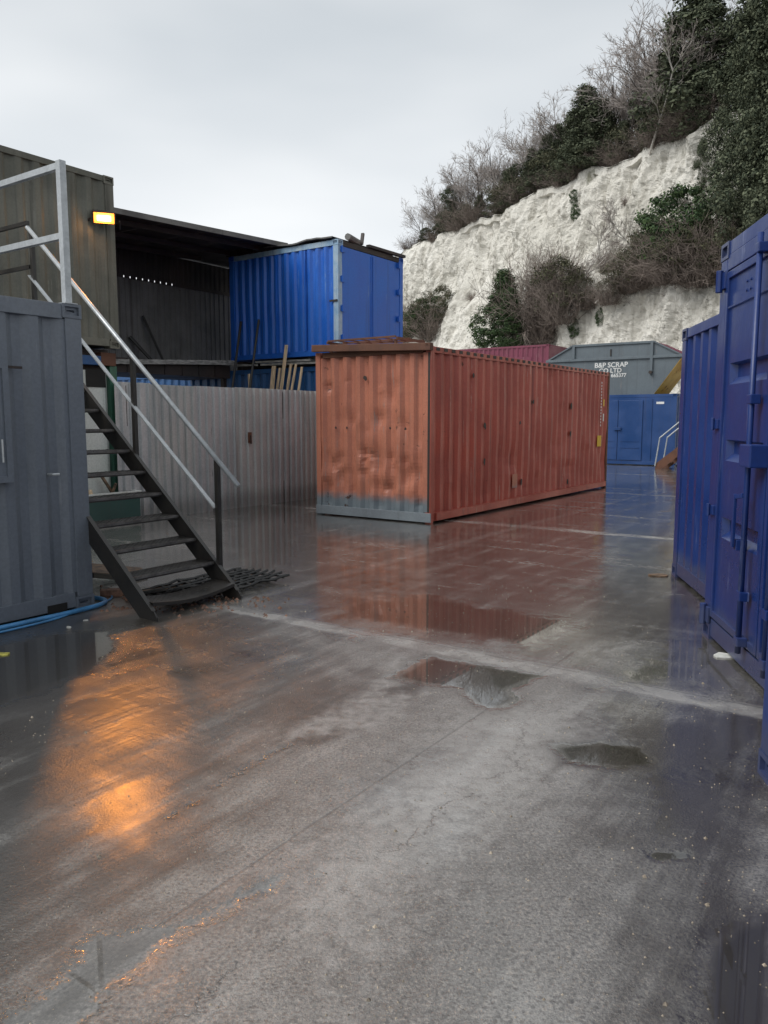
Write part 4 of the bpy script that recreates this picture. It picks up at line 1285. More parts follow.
# poles leaning from behind the fence against the blue side
lean('scaffold_pole', 'dark pole leaning against the bright blue container, left of the two', 'pole', grid(-1.5, 2.3, 0.03, BL), grid(-0.04, 2.95, 4.0, BL), 0.03, 'black', 'poles leaning on the blue stack')
lean('scaffold_pole', 'dark pole leaning against the bright blue container, right of the two', 'pole', grid(-1.5, 1.75, 0.03, BL), grid(-0.04, 2.36, 4.0, BL), 0.03, 'black', 'poles leaning on the blue stack')
# pale boards and tubes lying along the top of the lower container
for k, (y0, y1, z, x) in enumerate(((0.55, 2.3, 2.93, -0.06), (2.4, 3.25, 2.95, -0.08), (0.8, 2.5, 3.0, -0.02))):
    rp = MB().bar(grid(x, y0, z, BL), grid(x, y1, z + 0.02, BL), 0.05, 0.045)
    tag(rp.build('batten', 'plank', None), ('pale batten below the bright blue container, nearest the corner', 'short pale batten beside the grey shelter wall', 'second pale batten tucked under the bright blue container')[k], 'batten', 'battens between the blue containers')
# timber offcuts standing behind the fence

names = ['broad pale board, leftmost of the upright timbers behind the fence', 'short narrow board beside the broad pale board behind the fence', 'tallest pale board standing behind the corrugated fence',
         'slim board just right of the tallest board behind the fence', 'leaning slat second from the right behind the fence', 'rightmost pale slat behind the fence, near the red container', 'thin lone slat leaning left behind the fence']
for k, (px, py, w, ln) in enumerate(((271 + 3, 366, 0.11, 0.02), (280, 368, 0.055, 0.08), (286.5, 345, 0.08, 0.10), (291, 364, 0.06, 0.10), (296, 364, 0.05, 0.14), (302, 367, 0.05, 0.10), (249, 374, 0.05, -0.18))):
    # they stand on the ground between fence and blue container, leaning to the container face
    o0 = grid(-0.10, 0, 0, BL)
    kx = (px - 384) / (F_PX * CT + (512 - py) * ST)
    yl = (o0.x - kx * o0.y) / (V.x - V.y * kx)
    base = grid(-0.5, yl, 0.0, BL)
    top_ = grid(-0.10, yl, 0, BL)
    top_.z = EYE + slope(py) * top_.y
    rp = MB().bar(base - V * (ln * 2.5), top_, w, 0.03, up=U)
    tag(rp.build('timber_board', 'wood', None), names[k], 'timber', 'timber offcuts behind the fence')

# ------------------------------------------------------------------ corrugated fence
fe = thing('corrugated_fence', 'grey corrugated metal sheet fence between the stairs and red container', 'fence', (BL[0], BL[1], 0), RZ)
FY = -0.2
x, k = -5.98, 0
rf = random.Random(6)
wd = [0.68, 0.95, 0.98, 0.92, 0.97, 0.95, 0.62]
for w in wd:
    top = 2.24 + rf.uniform(-0.012, 0.02)
    tl = rf.uniform(-0.006, 0.006)
    off = (k % 2) * 0.006
    fr = lambda s, d, z, tl=tl, x=x: (x + s + tl * z, FY - d, z)
    ph = rf.uniform(0, 9)
    corr_sheet(fr, 0, w + 0.02, 0.0, top, 0.040, 0.155 if k % 3 else 0.19, 0.42, 0.14, base=off, rows=10,
               dent=lambda s, z, ph=ph: 0.010 * noise.noise(Vector((s * 1.6 + ph, z * 1.1, ph)))).build('fence_sheet', 'fence' if k % 2 == 0 else 'fence2', fe, fix=False)
    x += w
    k += 1
FEN_END = x
for xx in (-5.75, -3.9, -2.0, FEN_END - 0.06):
    MB().box((xx - 0.03, FY + 0.04, 0), (xx + 0.03, FY + 0.10, 2.2)).build('fence_post', 'darkrust', fe)
for z in (0.4, 1.3, 2.0):
    MB().box((-5.8, FY + 0.03 + 0.075, z), (FEN_END, FY + 0.14, z + 0.05)).build('fence_rail', 'darkrust', fe)
frf = lambda s, d, z: (s, FY - d, z)
MB(frf).box((-3.06, 0.008, 1.22), (-2.98, 0.03, 1.42)).build('latch_plate', 'rust', fe)
MB(frf).tube([(-3.02, 0.035, 1.36), (-3.02, 0.05, 1.20)], 0.012, 6).build('latch_bolt', 'darkrust', fe)

# teal scrap bin with wood in it, seen through the stairs
bn_c = ground(141, 522)
bn_p = bn_c - U * 1.0
bn_o = (bn_p.x, bn_p.y)
bn = thing('scrap_bin', 'low dark teal metal bin with a white rim behind the stairs', 'bin', bn_p, RZ)
bw, bd, bh = 1.0, 0.42, 0.47
MB().box((0, 0, 0.06), (bw, 0.02, bh)).build('side', 'teal', bn)
MB().box((0, bd - 0.02, 0.06), (bw, bd, bh)).build('side', 'teal', bn)
MB().box((0, 0.021, 0.06), (0.02, bd - 0.021, bh)).build('side', 'teal', bn)
MB().box((bw - 0.02, 0.021, 0.06), (bw, bd - 0.021, bh)).build('side', 'teal', bn)
MB().box((0.02, 0.02, 0.05), (bw - 0.02, bd - 0.02, 0.08)).build('base', 'teal', bn)
m_ = MB().box((-0.02, -0.02, bh), (bw + 0.02, 0.03, bh + 0.05)).box((-0.02, bd - 0.03, bh), (bw + 0.02, bd + 0.02, bh + 0.05))
m_.box((-0.02, 0.031, bh), (0.03, bd - 0.031, bh + 0.05)).box((bw - 0.03, 0.031, bh), (bw + 0.02, bd - 0.031, bh + 0.05))
m_.build('rim', 'white', bn, 0.005)
MB().box((0.0, 0.0, 0.0), (bw, bd, 0.05)).build('skid', 'plank', bn)
rb = random.Random(9)
for k in range(5):
    a = Vector((0.12 + k * 0.18, rb.uniform(0.1, bd - 0.1), 0.12))
    d = Vector((rb.uniform(-0.5, 0.5), rb.uniform(-0.2, 0.3), rb.uniform(0.46, 0.66)))
    q = a + d
    q.x = min(bw - 0.05, max(0.05, q.x))
    q.y = min(bd - 0.05, max(0.06, q.y))
    p0, q0 = grid(a.x, a.y, a.z, bn_o), grid(q.x, q.y, q.z, bn_o)
    lab = ['first', 'second', 'third', 'fourth', 'fifth', 'sixth', 'seventh', 'eighth', 'ninth']
    wn_ = ('wet brown', 'pale sawn')[k % 2]
    tag(MB().bar(p0, q0, 0.06, 0.03).build('wood_offcut', 'wood' if k % 2 else 'oldwood', None), '%s wood offcut in the teal scrap bin, %s from the left' % (wn_, lab[k]), 'offcut', 'offcuts in the teal bin')

# ------------------------------------------------------------------ navy containers at the right
RB = math.radians(90 - 8)
XB = Vector((math.sin(math.radians(8)), math.cos(math.radians(8)), 0))
YB = Vector((-math.cos(math.radians(8)), math.sin(math.radians(8)), 0))
def navy(name, label, far_corner, W_, H_, face):
    o = Vector((far_corner.x, far_corner.y, 0)) - XB * W_ - YB * 6.06
    return container(name, label, o, RB, W_, 6.06, H_, 'navy', 'navy', faces={'y1': face, 'y0': 'leaves' if face != 'cargo' else 'corr'}, post=0.15, sill=0.16, rail=0.10, depth=0.045)
A_C, B_C, C_C = ground(672, 574), ground(703, 633), ground(764, 771)
A_c = navy('shipping_container', 'navy container with a plain ribbed end, farthest of the right hand row', A_C, 2.26, 2.58, 'corr')
B_c = navy('shipping_container', 'tall navy container with pressed cargo doors and locking bars', B_C, 2.40, 2.92, 'cargo')
C_c = navy('shipping_container', 'navy container cut by the right picture edge, only a corner casting showing', C_C - XB * 0.02 + YB * 0.03, 2.44, 2.60, 'corr')

# ------------------------------------------------------------------ far end: deep blue store with a skip on top, steps, maroon stack
D_P = ground(674, 466.5)
D_O = (D_P.x, D_P.y)
store = container('shipping_container', 'deep blue store container with double doors under the grey skip', D_O, RZ, 2.44, 6.06, 2.58, 'back_blue', 'back_blue', faces={'x0': 'flat'}, post=0.13)
frd, _ = face_frame('x0', 2.44, 6.06)
for s0, s1 in ((3.10, 3.98), (4.0, 4.88)):
    d_ = MB(frd).box((s0, -0.010, 0.18), (s1, 0.02, 2.36)).build('door', 'back_blue', store, 0.006)
    for z in (0.62, 0.86):
        MB(frd).box((s0 + 0.1, 0.0205, z), (s1 - 0.1, 0.032, z + 0.03)).build('door_rib', 'back_blue', d_)
MB(frd).box((3.86, 0.021, 1.28), (4.12, 0.08, 1.38)).build('lock_box', 'back_blue', store, 0.005)
for s in (0.9, 1.9, 2.7, 5.2):
    MB(frd).box((s - 0.015, -0.0115, 0.2), (s + 0.015, 0.008, 2.4)).build('panel_rib', 'back_blue', store)
MB(frd).box((5.35, -0.011, 2.22), (5.62, -0.004, 2.30)).build('label_plate', 'label_white', store)

# skip: local x = U (depth), y = -V (length, 0 at the right-hand end)
sk = thing('skip', 'grey enclosed scrap skip with white lettering and yellow end, on the blue store', 'skip', grid(0.25, -0.10, 2.585, D_O), RZ)
SL, SD, S1, S2 = 5.15, 1.85, 1.33, 1.88
bo0, bo1 = 0.95, 4.20           # bottom extent (y)
to0, to1 = 1.05, 4.10           # top extent (y)
def skp(y, z):
    return (y, z)
poly_low = [(bo0, 0.0), (bo1, 0.0), (SL, S1), (0.0, S1)]
poly_up = [(0.0, S1), (SL, S1), (to1, S2), (to0, S2)]
frs = lambda s, d, z: (d, s, z)
m_ = MB(frs)
m_.prism([(bo0 + 0.02, 0.0), (bo1 - 0.02, 0.0), (SL - 0.03, S1), (0.03, S1)], 0.02, SD - 0.02)
m_.build('lower_body', 'skip', sk)
m_ = MB(frs)
m_.prism([(0.03, S1 + 0.001), (SL - 0.03, S1 + 0.001), (to1, S2), (to0, S2)], 0.02, SD - 0.02)
m_.build('upper_body', 'skip', sk)
def slab(p0, p1, th, mat, name, inset=0.02):
    (a, b_), (c_, d_) = p0, p1
    v = Vector((c_ - a, d_ - b_)).normalized()
    nrm = Vector((v.y, -v.x)) * th
    MB(frs).prism([(a, b_), (c_, d_), (c_ + nrm.x, d_ + nrm.y), (a + nrm.x, b_ + nrm.y)], inset, SD - inset).build(name, mat, sk)
slab((0.03, S1 - 0.03), (bo0 + 0.02, 0.0), -0.02, 'yellow', 'sloping_end')
slab((0.0, S1 + 0.05), (to0 - 0.02, S2), 0.02, M['maroon'], 'end_flap', 0.15)
rim = MB(frs)
rim.box((-0.02, -0.045, S1 - 0.045), (SL + 0.02, 0.018, S1 + 0.045)).box((-0.02, SD - 0.018, S1 - 0.045), (SL + 0.02, SD + 0.045, S1 + 0.045))
rim.build('rim', 'skip', sk, 0.006)
MB(frs).box((to0, -0.03, S2 - 0.05), (to1, 0.018, S2 + 0.03)).build('top_rail', 'skip', sk, 0.006)
for y in (to0 + 0.06, to1 - 0.05):
    MB(frs).box((y - 0.05, -0.055, S1 - 0.62 if y < 2 else S1 + 0.05), (y + 0.05, 0.017, S2 - 0.052)).build('side_rib', 'skip', sk, 0.006)
for (a, b_), (c_, d_) in (((to0, S2), (0.0, S1)), ((to1, S2), (SL, S1))):
    MB(frs).bar((a, -0.012, b_), (c_, -0.012, d_), 0.05, 0.05).build('sloping_edge', 'skip', sk)
MB(frs).tube([(to0 + 0.06, -0.14, S1 - 0.55), (to0 + 0.06, 0.01, S1 - 0.55)], 0.06, 8).build('lifting_lug', 'darkrust', sk)
MB(frs).box((2.6, -0.01, S2 - 0.45), (2.64, 0.018, S2 - 0.2)).build('hook_bar', 'darkrust', sk)
def lettering(txt, size, s, z, parent, mat, name='lettering'):
    cu = bpy.data.curves.new('txt', 'FONT')
    cu.body = txt
    cu.size = size
    cu.align_x = 'CENTER'
    cu.extrude = 0.003
    cu.offset = 0.004
    ob = bpy.data.objects.new('txt', cu)
    COL.objects.link(ob)
    bpy.context.view_layer.update()
    me_ = bpy.data.meshes.new_from_object(ob.evaluated_get(bpy.context.evaluated_depsgraph_get()))
    bpy.data.objects.remove(ob)
    for v in me_.vertices:
        x_, y_, z_ = v.co
        v.co = (0.012 - z_, s - x_, z + y_)
    me_.materials.clear()
    me_.materials.append(M[mat])
    return link(name, me_, parent)
lettering('B&P SCRAP', 0.255, 2.60, S1 - 0.31, sk, 'label_white')
lettering('CO LTD', 0.235, 2.62, S1 - 0.51, sk, 'label_white')
lettering('665377', 0.19, 2.30, S1 - 0.68, sk, 'label_white')

# rear steps in front of the store
rs_o = ground(655, 469)
rs_ = thing('rusty_steps', 'rusty steel steps with grey handrails in front of the blue store', 'steps', rs_o, RZ)
n_ = 9
for x in (0.0, 0.9):
    MB(lambda s, d, z: (d, -s, z)).prism([(0, 0), (0.22, 0.0), (2.3, 1.86), (2.3, 2.06), (0.0, 0.18)], x, x + 0.03).build('stringer', 'rust', rs_)
for k in range(n_):
    MB().box((0.03, -(0.12 + k * 0.24) - 0.24, 0.18 + k * 0.2), (0.9, -(0.12 + k * 0.24), 0.21 + k * 0.2)).build('tread', 'rust', rs_)
for x in (-0.02, 0.92):
    MB().tube([(x, 0.0, 0.1), (x, -0.12, 1.05), (x, -2.3, 2.95)], 0.024, 7).build('handrail', 'galv', rs_)
    MB().tube([(x, -1.15, 0.95), (x, -1.15, 1.95)], 0.02, 6).build('rail_post', 'rust', rs_)
    MB().tube([(x, -2.25, 1.9), (x, -2.25, 2.9)], 0.02, 6).build('rail_post', 'rust', rs_)
MB().box((0.0, -3.4, 2.0), (0.93, -2.3, 2.06)).build('landing', 'rust', rs_)
for x in (0.05, 0.88):
    for y in (-3.35, -2.4):
        MB().box((x - 0.03, y - 0.03, 0), (x + 0.03, y + 0.03, 2.0)).build('landing_leg', 'rust', rs_)

M_P = at_y(549, 344, 40)
mar_low = container('shipping_container', 'maroon container at the bottom of the far stack behind the red container', (M_P.x, M_P.y), RZ, 2.44, 6.06, 2.70, 'maroon', 'maroon')
mar = container('shipping_container', 'maroon container with a small end window, top of the far stack', (M_P.x, M_P.y), RZ, 2.44, 6.06, M_P.z - 2.705, 'maroon', 'maroon', z=2.705, faces={'y0': 'flat'})
frm, _ = face_frame('y0', 2.44, 6.06)
MB(frm).box((0.75, -0.011, 0.9), (1.75, 0.004, 2.0)).build('window', 'dark', mar)
frm2, _ = face_frame('x0', 2.44, 6.06)
MB(frm2).box((3.9, -0.012, 1.3), (5.1, 0.006, 2.2)).build('shutter_panel', 'maroon', mar)

# ------------------------------------------------------------------ litter
def flat_bit(name, label, cat, px, py, r, mat, seed):
    p = ground(px, py)
    q = random.Random(seed)
    n = 7
    m = MB()
    pts = [(math.cos(2 * math.pi * k / n) * r * q.uniform(0.5, 1.2), math.sin(2 * math.pi * k / n) * r * q.uniform(0.4, 0.9)) for k in range(n)]
    m.add([(a, b_, 0.006 + 0.01 * q.random()) for a, b_ in pts] + [(a, b_, 0.001) for a, b_ in pts],
          [tuple(range(n)), tuple(range(2 * n - 1, n - 1, -1))] + [(k, (k + 1) % n, n + (k + 1) % n, n + k) for k in range(n)])
    o = m.build(name, mat)
    o.location = p
    tag(o, label, cat)
flat_bit('leaf', 'yellow green leaf on wet ground below the grey container', 'leaf', 4, 655, 0.05, 'leaf_litter', 1)
flat_bit('paper_scrap', 'white scrap of paper beside the navy cargo doors', 'paper', 726, 657, 0.09, 'paper', 2)
flat_bit('paper_scrap', 'small white scrap just below the blue hose', 'paper', 69, 628, 0.03, 'paper', 3)
flat_bit('paper_scrap', 'tiny white scrap near the grey container corner', 'paper', 86, 621, 0.02, 'paper', 5)
flat_bit('leaf', 'fallen tan leaf at the foot of the ribbed navy end', 'leaf', 661, 576, 0.12, 'oldwood', 4)

# ------------------------------------------------------------------ vegetation
def leaf_cloud(mb, centres, per, spread, size, r, up=0.3):
    """each clump is a puff: leaves near its skin, facing roughly outwards"""
    for c in centres:
        rc = spread * r.uniform(1.2, 2.6)
        for _ in range(per):
            d = Vector((r.gauss(0, 1), r.gauss(0, 1), r.gauss(0, 1))).normalized()
            p = Vector(c) + Vector((d.x, d.y, d.z * 0.75)) * rc * r.uniform(0.55, 1.05)
            nrm = (d + Vector((r.gauss(0, 0.4), r.gauss(0, 0.4), r.gauss(0, 0.4) + 0.25))).normalized()
            a = nrm.cross(Vector((r.gauss(0, 1), r.gauss(0, 1), r.gauss(0, 1)))).normalized()
            b = nrm.cross(a)
            s = size * r.uniform(0.5, 1.3)
            w = s * r.uniform(0.45, 0.8)
            mb.add([p - a * s * 0.5, p + b * w * 0.5, p + a * s * 0.5, p - b * w * 0.5], [(0, 1, 2, 3)])
def evergreen_mesh(seed, H, R, n_cl, per, size, spread, shape, ragged=0.35):
    r = random.Random(seed)
    mb = MB()
    cs = []
    for _ in range(n_cl):
        h = r.random() ** 0.85
        rad = R * shape(h) * (1 + ragged * noise.noise(Vector((h * 4, seed, 0))))
        a = r.uniform(0, 6.283)
        lob = 1 + ragged * noise.noise(Vector((math.cos(a) * 1.5, math.sin(a) * 1.5, h * 3 + seed)))
        q = (0.35 + 0.65 * r.random() ** 0.5) * rad * lob
        cs.append((math.cos(a) * q, math.sin(a) * q, h * H))
    leaf_cloud(mb, cs, per, spread, size, r)
    return mb.mesh('crown', fix=False)
def grow(mb, r, p, d, L, rad, lvl, maxl, twig, sp=0.5, grav=0.0, nseg=3):
    pts = [p]
    dd = d.copy()
    for _ in range(nseg):
        dd = (dd + Vector((r.gauss(0, 0.11), r.gauss(0, 0.11), r.gauss(0, 0.07) + grav))).normalized()
        pts.append(pts[-1] + dd * (L / nseg))
    (mb if lvl < 2 else twig).tube(pts, rad, 5 if lvl == 0 else 3, rad * (0.45 if lvl < maxl else 0.4), caps=False)
    if lvl >= maxl:
        return
    nb = {0: r.randint(7, 10), 1: r.randint(4, 6), 2: r.randint(3, 5), 3: r.randint(2, 4)}[lvl]
    for k in range(nb):
        f = r.uniform(0.30, 1.0) if lvl == 0 else r.uniform(0.2, 1.0)
        i = min(nseg - 1, int(f * nseg))
        q = pts[i].lerp(pts[i + 1], f * nseg - i)
        perp = Vector((r.gauss(0, 1), r.gauss(0, 1), r.gauss(0, 0.5)))
        perp = (perp - dd * perp.dot(dd)).normalized()
        nd = (dd * (1 - sp) + perp * sp + Vector((0, 0, 0.14))).normalized()
        grow(mb, r, q, nd, L * r.uniform(0.42, 0.62) * (1.15 - 0.45 * f if lvl == 0 else 1), max(rad * 0.45, 0.014), lvl + 1, maxl, twig, sp, grav)
def bare_mesh(seed, H, rad=0.11, sp=0.48, lean=(0, 0), stems=1):
    r = random.Random(seed)
    tr, tw = MB(), MB()
    for s in range(stems):
        d = Vector((lean[0] + r.gauss(0, 0.12) * stems, lean[1] + r.gauss(0, 0.12) * stems, 1)).normalized()
        grow(tr, r, Vector((0, 0, -0.5)), d, H * r.uniform(0.75, 0.95), rad, 0, 4, tw, sp)
    return tr.mesh('trunk', fix=False), tw.mesh('twigs', fix=False)
def brush_mesh(seed, H, R, n, leafy=0):
    """multi-stemmed winter scrub: a thicket of thin stems"""
    r = random.Random(seed)
    mb = MB()
    for _ in range(n):
        a = r.uniform(0, 6.283)
        q = R * 0.55 * r.random() ** 0.5
        p = Vector((math.cos(a) * q, math.sin(a) * q, -0.4))
        d = Vector((math.cos(a) * r.uniform(0.0, 1.1) + r.gauss(0, 0.25), math.sin(a) * r.uniform(0.0, 1.1) + r.gauss(0, 0.25), 1)).normalized()
        L = H * r.uniform(0.45, 1.0)
        pts = [p]
        for _k in range(4):
            d = (d + Vector((r.gauss(0, 0.30), r.gauss(0, 0.30), r.gauss(0, 0.2)))).normalized()
            pts.append(pts[-1] + d * L / 4)
        mb.tube(pts, 0.020, 3, 0.008, caps=False)
        for _k in range(11):
            i = r.randint(0, 3)
            b = pts[i].lerp(pts[i + 1], r.random())
            dd = (d * 0.6 + Vector((r.gauss(0, 0.8), r.gauss(0, 0.8), r.gauss(0, 0.6)))).normalized()
            mb.tube([b, b + dd * L * 0.13, b + dd * L * 0.24 + Vector((r.gauss(0, .08), r.gauss(0, .08), 0.05))], 0.011, 3, 0.006, caps=False)
    return mb.mesh('stems', fix=False)

def mset(me_, mat):
    me_.materials.clear()
    me_.materials.append(M[mat])
    return me_
cone = lambda h: (1.0 - h) ** 0.75 * (0.35 + 0.65 * min(1, h / 0.15)) + 0.06
oval = lambda h: math.sqrt(max(0.0, 1 - (2 * h - 0.95) ** 2)) * (0.9 if h < 0.5 else 1) + 0.12
column = lambda h: (0.75 + 0.25 * math.sin(h * 9)) * min(1, (1 - h) / 0.25 + 0.12)
EG = [mset(evergreen_mesh(1, 10, 2.2, 150, 95, 0.22, 0.34, cone), 'evergreen'), mset(evergreen_mesh(2, 9, 2.4, 150, 95, 0.22, 0.36, oval), 'evergreen'),
      mset(evergreen_mesh(3, 12, 2.4, 170, 95, 0.23, 0.38, column), 'evergreen'), mset(evergreen_mesh(4, 11, 2.2, 120, 90, 0.22, 0.36, column, 0.7), 'evergreen'),
      mset(evergreen_mesh(5, 19, 2.8, 260, 130, 0.23, 0.46, column, 0.7), 'evergreen'), mset(evergreen_mesh(6, 17, 2.6, 190, 130, 0.23, 0.44, column, 0.9), 'evergreen')]
EGH = (10, 9, 12, 11, 19, 17)
IV = [mset(evergreen_mesh(11, 9, 1.9, 190, 95, 0.18, 0.28, cone), 'ivy'), mset(evergreen_mesh(12, 3.5, 1.7, 80, 80, 0.16, 0.22, oval), 'ivy')]
SCR = [mset(evergreen_mesh(21, 3.0, 1.8, 60, 70, 0.14, 0.24, oval, 0.6), 'scrub'), mset(evergreen_mesh(22, 2.6, 2.1, 60, 70, 0.14, 0.24, oval, 0.7), 'scrub')]
BR = [mset(brush_mesh(31, 4.2, 2.0, 150), 'brush'), mset(brush_mesh(32, 3.4, 2.3, 150), 'brush'), mset(brush_mesh(33, 5.0, 1.8, 150), 'brush')]
BA = []
for s in (41, 42, 43, 44):
    a_, b_ = bare_mesh(s, 7.5, 0.085, 0.46, stems=1 if s % 2 else 2)
    BA.append((a_, mset(b_, 'twig')))
for i, (a_, b_) in enumerate(BA):
    mset(a_, 'birch' if i % 2 == 0 else 'bark')
LEAN = bare_mesh(47, 7.0, 0.10, 0.42, lean=(-0.9, 0.1))
mset(LEAN[0], 'birch')
mset(LEAN[1], 'twig')
def trunk_mesh(H, r0):
    m = MB().tube([(0, 0, -0.8), (0.1, 0.05, H * 0.4), (0, 0.1, H * 0.85)], r0, 6, r0 * 0.3)
    m.v = m.v
    me_ = m.mesh('trunk')
    return mset(me_, 'bark')
TRUNK = trunk_mesh(9.0, 0.16)

VEG = []           # (kind, px, obj) -> labels afterwards, by order from the left
rv = random.Random(77)
def plant(kind, pos, sc_, px, meshes, names_, rz=None, squash=1.0):
    e = bpy.data.objects.new(kind, None)
    COL.objects.link(e)
    e.location = pos
    e.rotation_euler = (0, 0, rv.uniform(0, 6.28) if rz is None else rz)
    e.scale = (sc_ * squash, sc_ * squash, sc_)
    for nm, me_ in zip(names_, meshes):
        link(nm, me_, e)
    VEG.append((kind, px, e))
    return e
def edge_pos(px, back=0.4):
    t = t_of(px)
    p = cliff_point(t, 1.0)
    return p - PN * back + Vector((0, 0, 0.1 * back)), t
def height_to(py, Y, z):
    return max(0.8, EYE + slope(py) * Y - z)
def face_pos(px, py):
    """point on the cliff face seen at this pixel"""
    best = None
    for i in range(60):
        k = i / 59
        t = t_of(px, py)
        p = cliff_point(t, k)
        for _ in range(3):
            kx = (px - 384) / (F_PX * CT + (512 - py) * ST)
            err = p.x - kx * p.y
            t += err / (22 + 46 * kx)
            p = cliff_point(t, k)
        d = abs(EYE + slope(py) * p.y - p.z)
        if best is None or d < best[0]:
            best = (d, p.copy())
    return best[1]

# ridge: scrub, bare trees, evergreens
for px in range(404, 700, 14):
    p, t = edge_pos(px + rv.uniform(-3, 3), rv.uniform(0.1, 1.4))
    k = rv.randrange(3)
    plant('thicket', p, rv.uniform(0.4, 0.75), px, [BR[k]], ['stems'])
for px in range(425, 700, 18):
    p, t = edge_pos(px + rv.uniform(-4, 4), rv.uniform(0.6, 2.6))
    plant('scrub_bush', p, rv.uniform(0.75, 1.25) * (0.75 if px < 470 else 1.0), px, [SCR[rv.randrange(2)]], ['crown'])
for px in range(405, 705, 6):
    p, t = edge_pos(px + rv.uniform(-4, 4), rv.uniform(0.8, 4.0))
    k = rv.randrange(4)
    h = rv.uniform(4.6, 7.6) + (1.3 if px > 600 else 0) - (1.2 if px < 450 else 0)
    plant('bare_tree', p, h / 7.5, px, BA[k], ['trunk', 'twigs'])
for px, py, k, sq in ((413, 240, 1, 0.7), (419, 228, 1, 0.8), (437, 212, 1, 0.9), (448, 186, 2, 0.75), (458, 205, 1, 0.9), (470, 196, 0, 1.1), (486, 186, 0, 1.0), (497, 170, 0, 1.1), (508, 165, 2, 0.8), (524, 150, 0, 1.1),
                      (536, 138, 0, 1.0), (546, 124, 2, 0.8), (556, 140, 0, 1.1), (571, 112, 0, 1.2), (581, 88, 0, 1.5), (595, 100, 0, 1.3), (611, 122, 0, 1.0), (632, 112, 0, 1.0), (655, 104, 0, 0.9), (676, 70, 0, 1.0),
                      (687, -25, 0, 1.5), (702, 5, 3, 1.1), (722, 20, 0, 1.0), (745, -30, 2, 1.0)):
    p, t = edge_pos(px, 0.3 if px in (581, 595, 571, 687, 702, 448) else 1.0)
    h = height_to(py, p.y, p.z)
    hh = EGH[k]
    s_ = h / hh
    plant('evergreen_tree', p, s_, px, [EG[k], TRUNK], ['crown', 'trunk'], squash=min(1.6, sq * max(1.0, 0.62 / s_)))
# tall evergreens and ivy rising from the ledge at the right
for px, pb, py, k, sq in ((738, 235, 30, 5, 0.85), (762, 250, -70, 4, 0.9), (787, 255, -60, 4, 0.9), (716, 238, 112, 3, 0.75), (770, 230, 90, 3, 1.1), (748, 262, 150, 1, 0.8), (815, 240, -80, 4, 1.0), (703, 225, 140, 3, 0.55)):
    p = face_pos(px, pb)
    h = height_to(py, p.y, p.z)
    hh = EGH[k]
    plant('evergreen_tree', p, h / hh, px, [EG[k], TRUNK], ['crown', 'trunk'], squash=sq)
# scrub on the ledge
for px, pb, py in ((552, 322, 240), (566, 318, 246), (590, 308, 262), (612, 300, 268), (632, 291, 250), (645, 286, 240), (655, 280, 215), (668, 278, 205), (682, 276, 205), (698, 276, 200), (714, 276, 205), (730, 270, 210), (545, 300, 222), (560, 290, 225)):
    p = face_pos(px, pb) + PN * 0.3
    h = height_to(py, p.y, p.z)
    k = rv.randrange(3)
    plant('thicket', p, h / (4.2, 3.4, 5.0)[k], px, [BR[k]], ['stems'], squash=0.55 if px < 570 else 0.85)
    if px > 560:
        p2 = face_pos(px + rv.uniform(-5, 5), pb - 4) + PN * 0.5
        plant('scrub_bush', p2, h / 3.0 * rv.uniform(0.55, 0.8), px, [SCR[rv.randrange(2)]], ['crown'])
for px, pb, py in ((675, 262, 200), (690, 266, 190), (655, 270, 225)):
    p = face_pos(px, pb) + PN * 0.4
    plant('ivy_bush', p, height_to(py, p.y, p.z) / 3.5, px, [IV[1]], ['crown'])
# ivy mound at the left end of the ledge
for px, pb, py, k in ((518, 352, 272, 0), (530, 350, 290, 0), (507, 352, 305, 1)):
    p = face_pos(px + 8, pb) + PN * 2.2
    plant('ivy_bush', p, height_to(py, p.y, p.z) / (9, 3.5)[k], px, [IV[k]], ['crown'], squash=1.5 if k == 0 else 0.9)
for px, pb, py in ((536, 345, 225), (548, 338, 250)):
    p = face_pos(px, pb) + PN * 0.5
    h = height_to(py, p.y, p.z)
    plant('thicket', p, h / 5.0, px, [BR[2]], ['stems'], squash=0.6)
# bush low on the left slope
for px, pb, py, kind in ((416, 338, 308, 's'), (424, 335, 300, 'i'), (436, 328, 298, 'i'), (410, 338, 290, 'b'), (430, 335, 278, 'b'), (443, 320, 288, 's')):
    p = face_pos(px, pb) + PN * 0.2
    h = height_to(py, p.y, p.z)
    if kind == 'b':
        plant('thicket', p, h / 4.2, px, [BR[0]], ['stems'], squash=0.8)
    elif kind == 'i':
        plant('ivy_bush', p, h / 3.5, px, [IV[1]], ['crown'])
    else:
        plant('scrub_bush', p, h / 3.0, px, [SCR[0]], ['crown'])
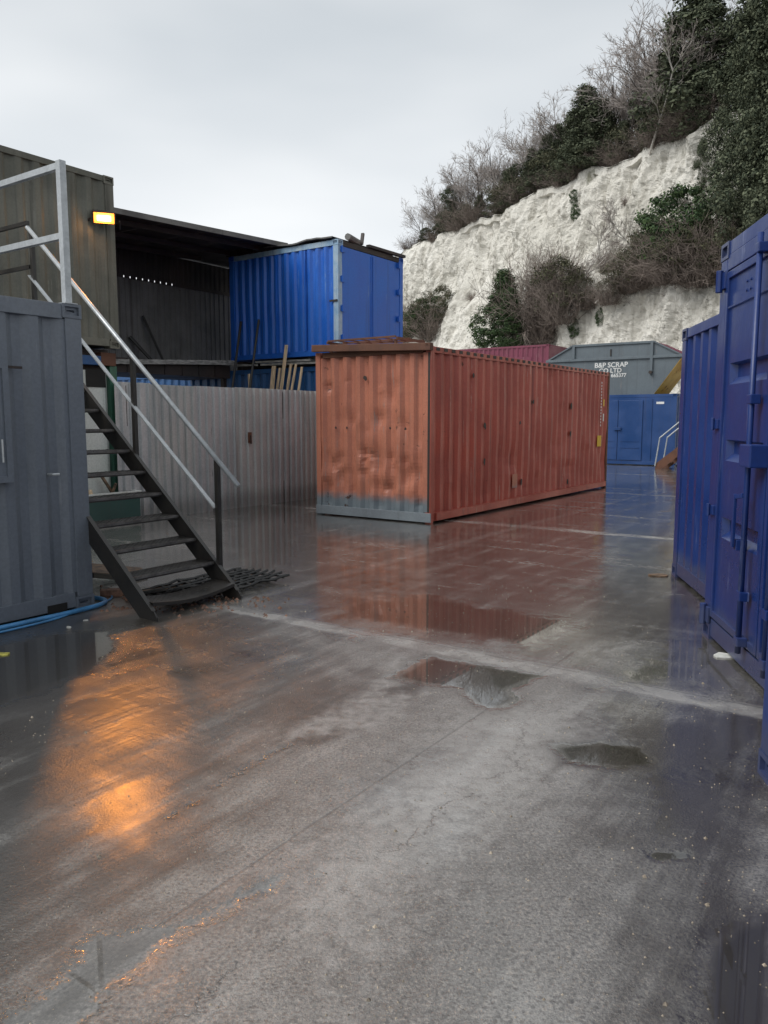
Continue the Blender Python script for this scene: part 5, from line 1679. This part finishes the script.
# bare trees on the face, pale and leaning
for px, pb, py, rz in ((560, 305, 230, 2.6), (645, 270, 205, 2.4), (600, 300, 230, 2.9), (660, 262, 200, 0.2)):
    p = face_pos(px, pb) + PN * 0.4
    plant('bare_tree', p, height_to(py, p.y, p.z) / 6.0, px, LEAN, ['trunk', 'twigs'], rz=rz)
p, t = edge_pos(652, -0.2)
plant('bare_tree', p, 0.95, 652, LEAN, ['trunk', 'twigs'], rz=1.9)
# small plants hanging on the chalk
for px, pb, py in ((571, 205, 190), (575, 222, 205), (628, 205, 190), (605, 270, 232), (470, 300, 288), (600, 325, 308), (575, 335, 318)):
    p = face_pos(px, pb)
    plant('ivy_bush' if px in (571, 575, 600) else 'thicket', p, height_to(py, p.y, p.z) / (3.5 if px in (571, 575, 600) else 3.4), px, [IV[1]] if px in (571, 575, 600) else [BR[1]], ['crown'] if px in (571, 575, 600) else ['stems'], squash=0.7)

ORD = ['zeroth', 'first', 'second', 'third', 'fourth', 'fifth', 'sixth', 'seventh', 'eighth', 'ninth', 'tenth', 'eleventh', 'twelfth', 'thirteenth', 'fourteenth', 'fifteenth', 'sixteenth', 'seventeenth', 'eighteenth', 'nineteenth']
TENS = ['', '', 'twent', 'thirt', 'fort', 'fift', 'sixt', 'sevent']
def ordinal(k):
    if k < 20:
        return ORD[k]
    return TENS[k // 10] + ('ieth' if k % 10 == 0 else 'y-' + ORD[k % 10])
DESC = {'thicket': ('brown leafless thicket', 'thicket', 'leafless thickets on the cliff'), 'scrub_bush': ('dull green scrub bush', 'bush', 'scrub bushes on the cliff'),
        'bare_tree': ('bare winter tree', 'tree', 'bare trees on the cliff'), 'evergreen_tree': ('dark evergreen tree', 'tree', 'evergreens on the cliff'),
        'ivy_bush': ('deep green ivy clump', 'ivy', 'ivy clumps on the chalk')}
bpy.context.view_layer.update()
for kind, (d, cat, grp) in DESC.items():
    its = [(384 + F_PX * e.location.x / max(1, e.location.y), e) for k, px, e in VEG if k == kind]
    its.sort(key=lambda q: q[0])
    for i, (_, e) in enumerate(its):
        where = 'on the cliff top' if e.location.z > 18 else 'on the cliff face'
        tag(e, '%s %s, %s of its kind from the left' % (d, where, ordinal(i + 1)), cat, grp)
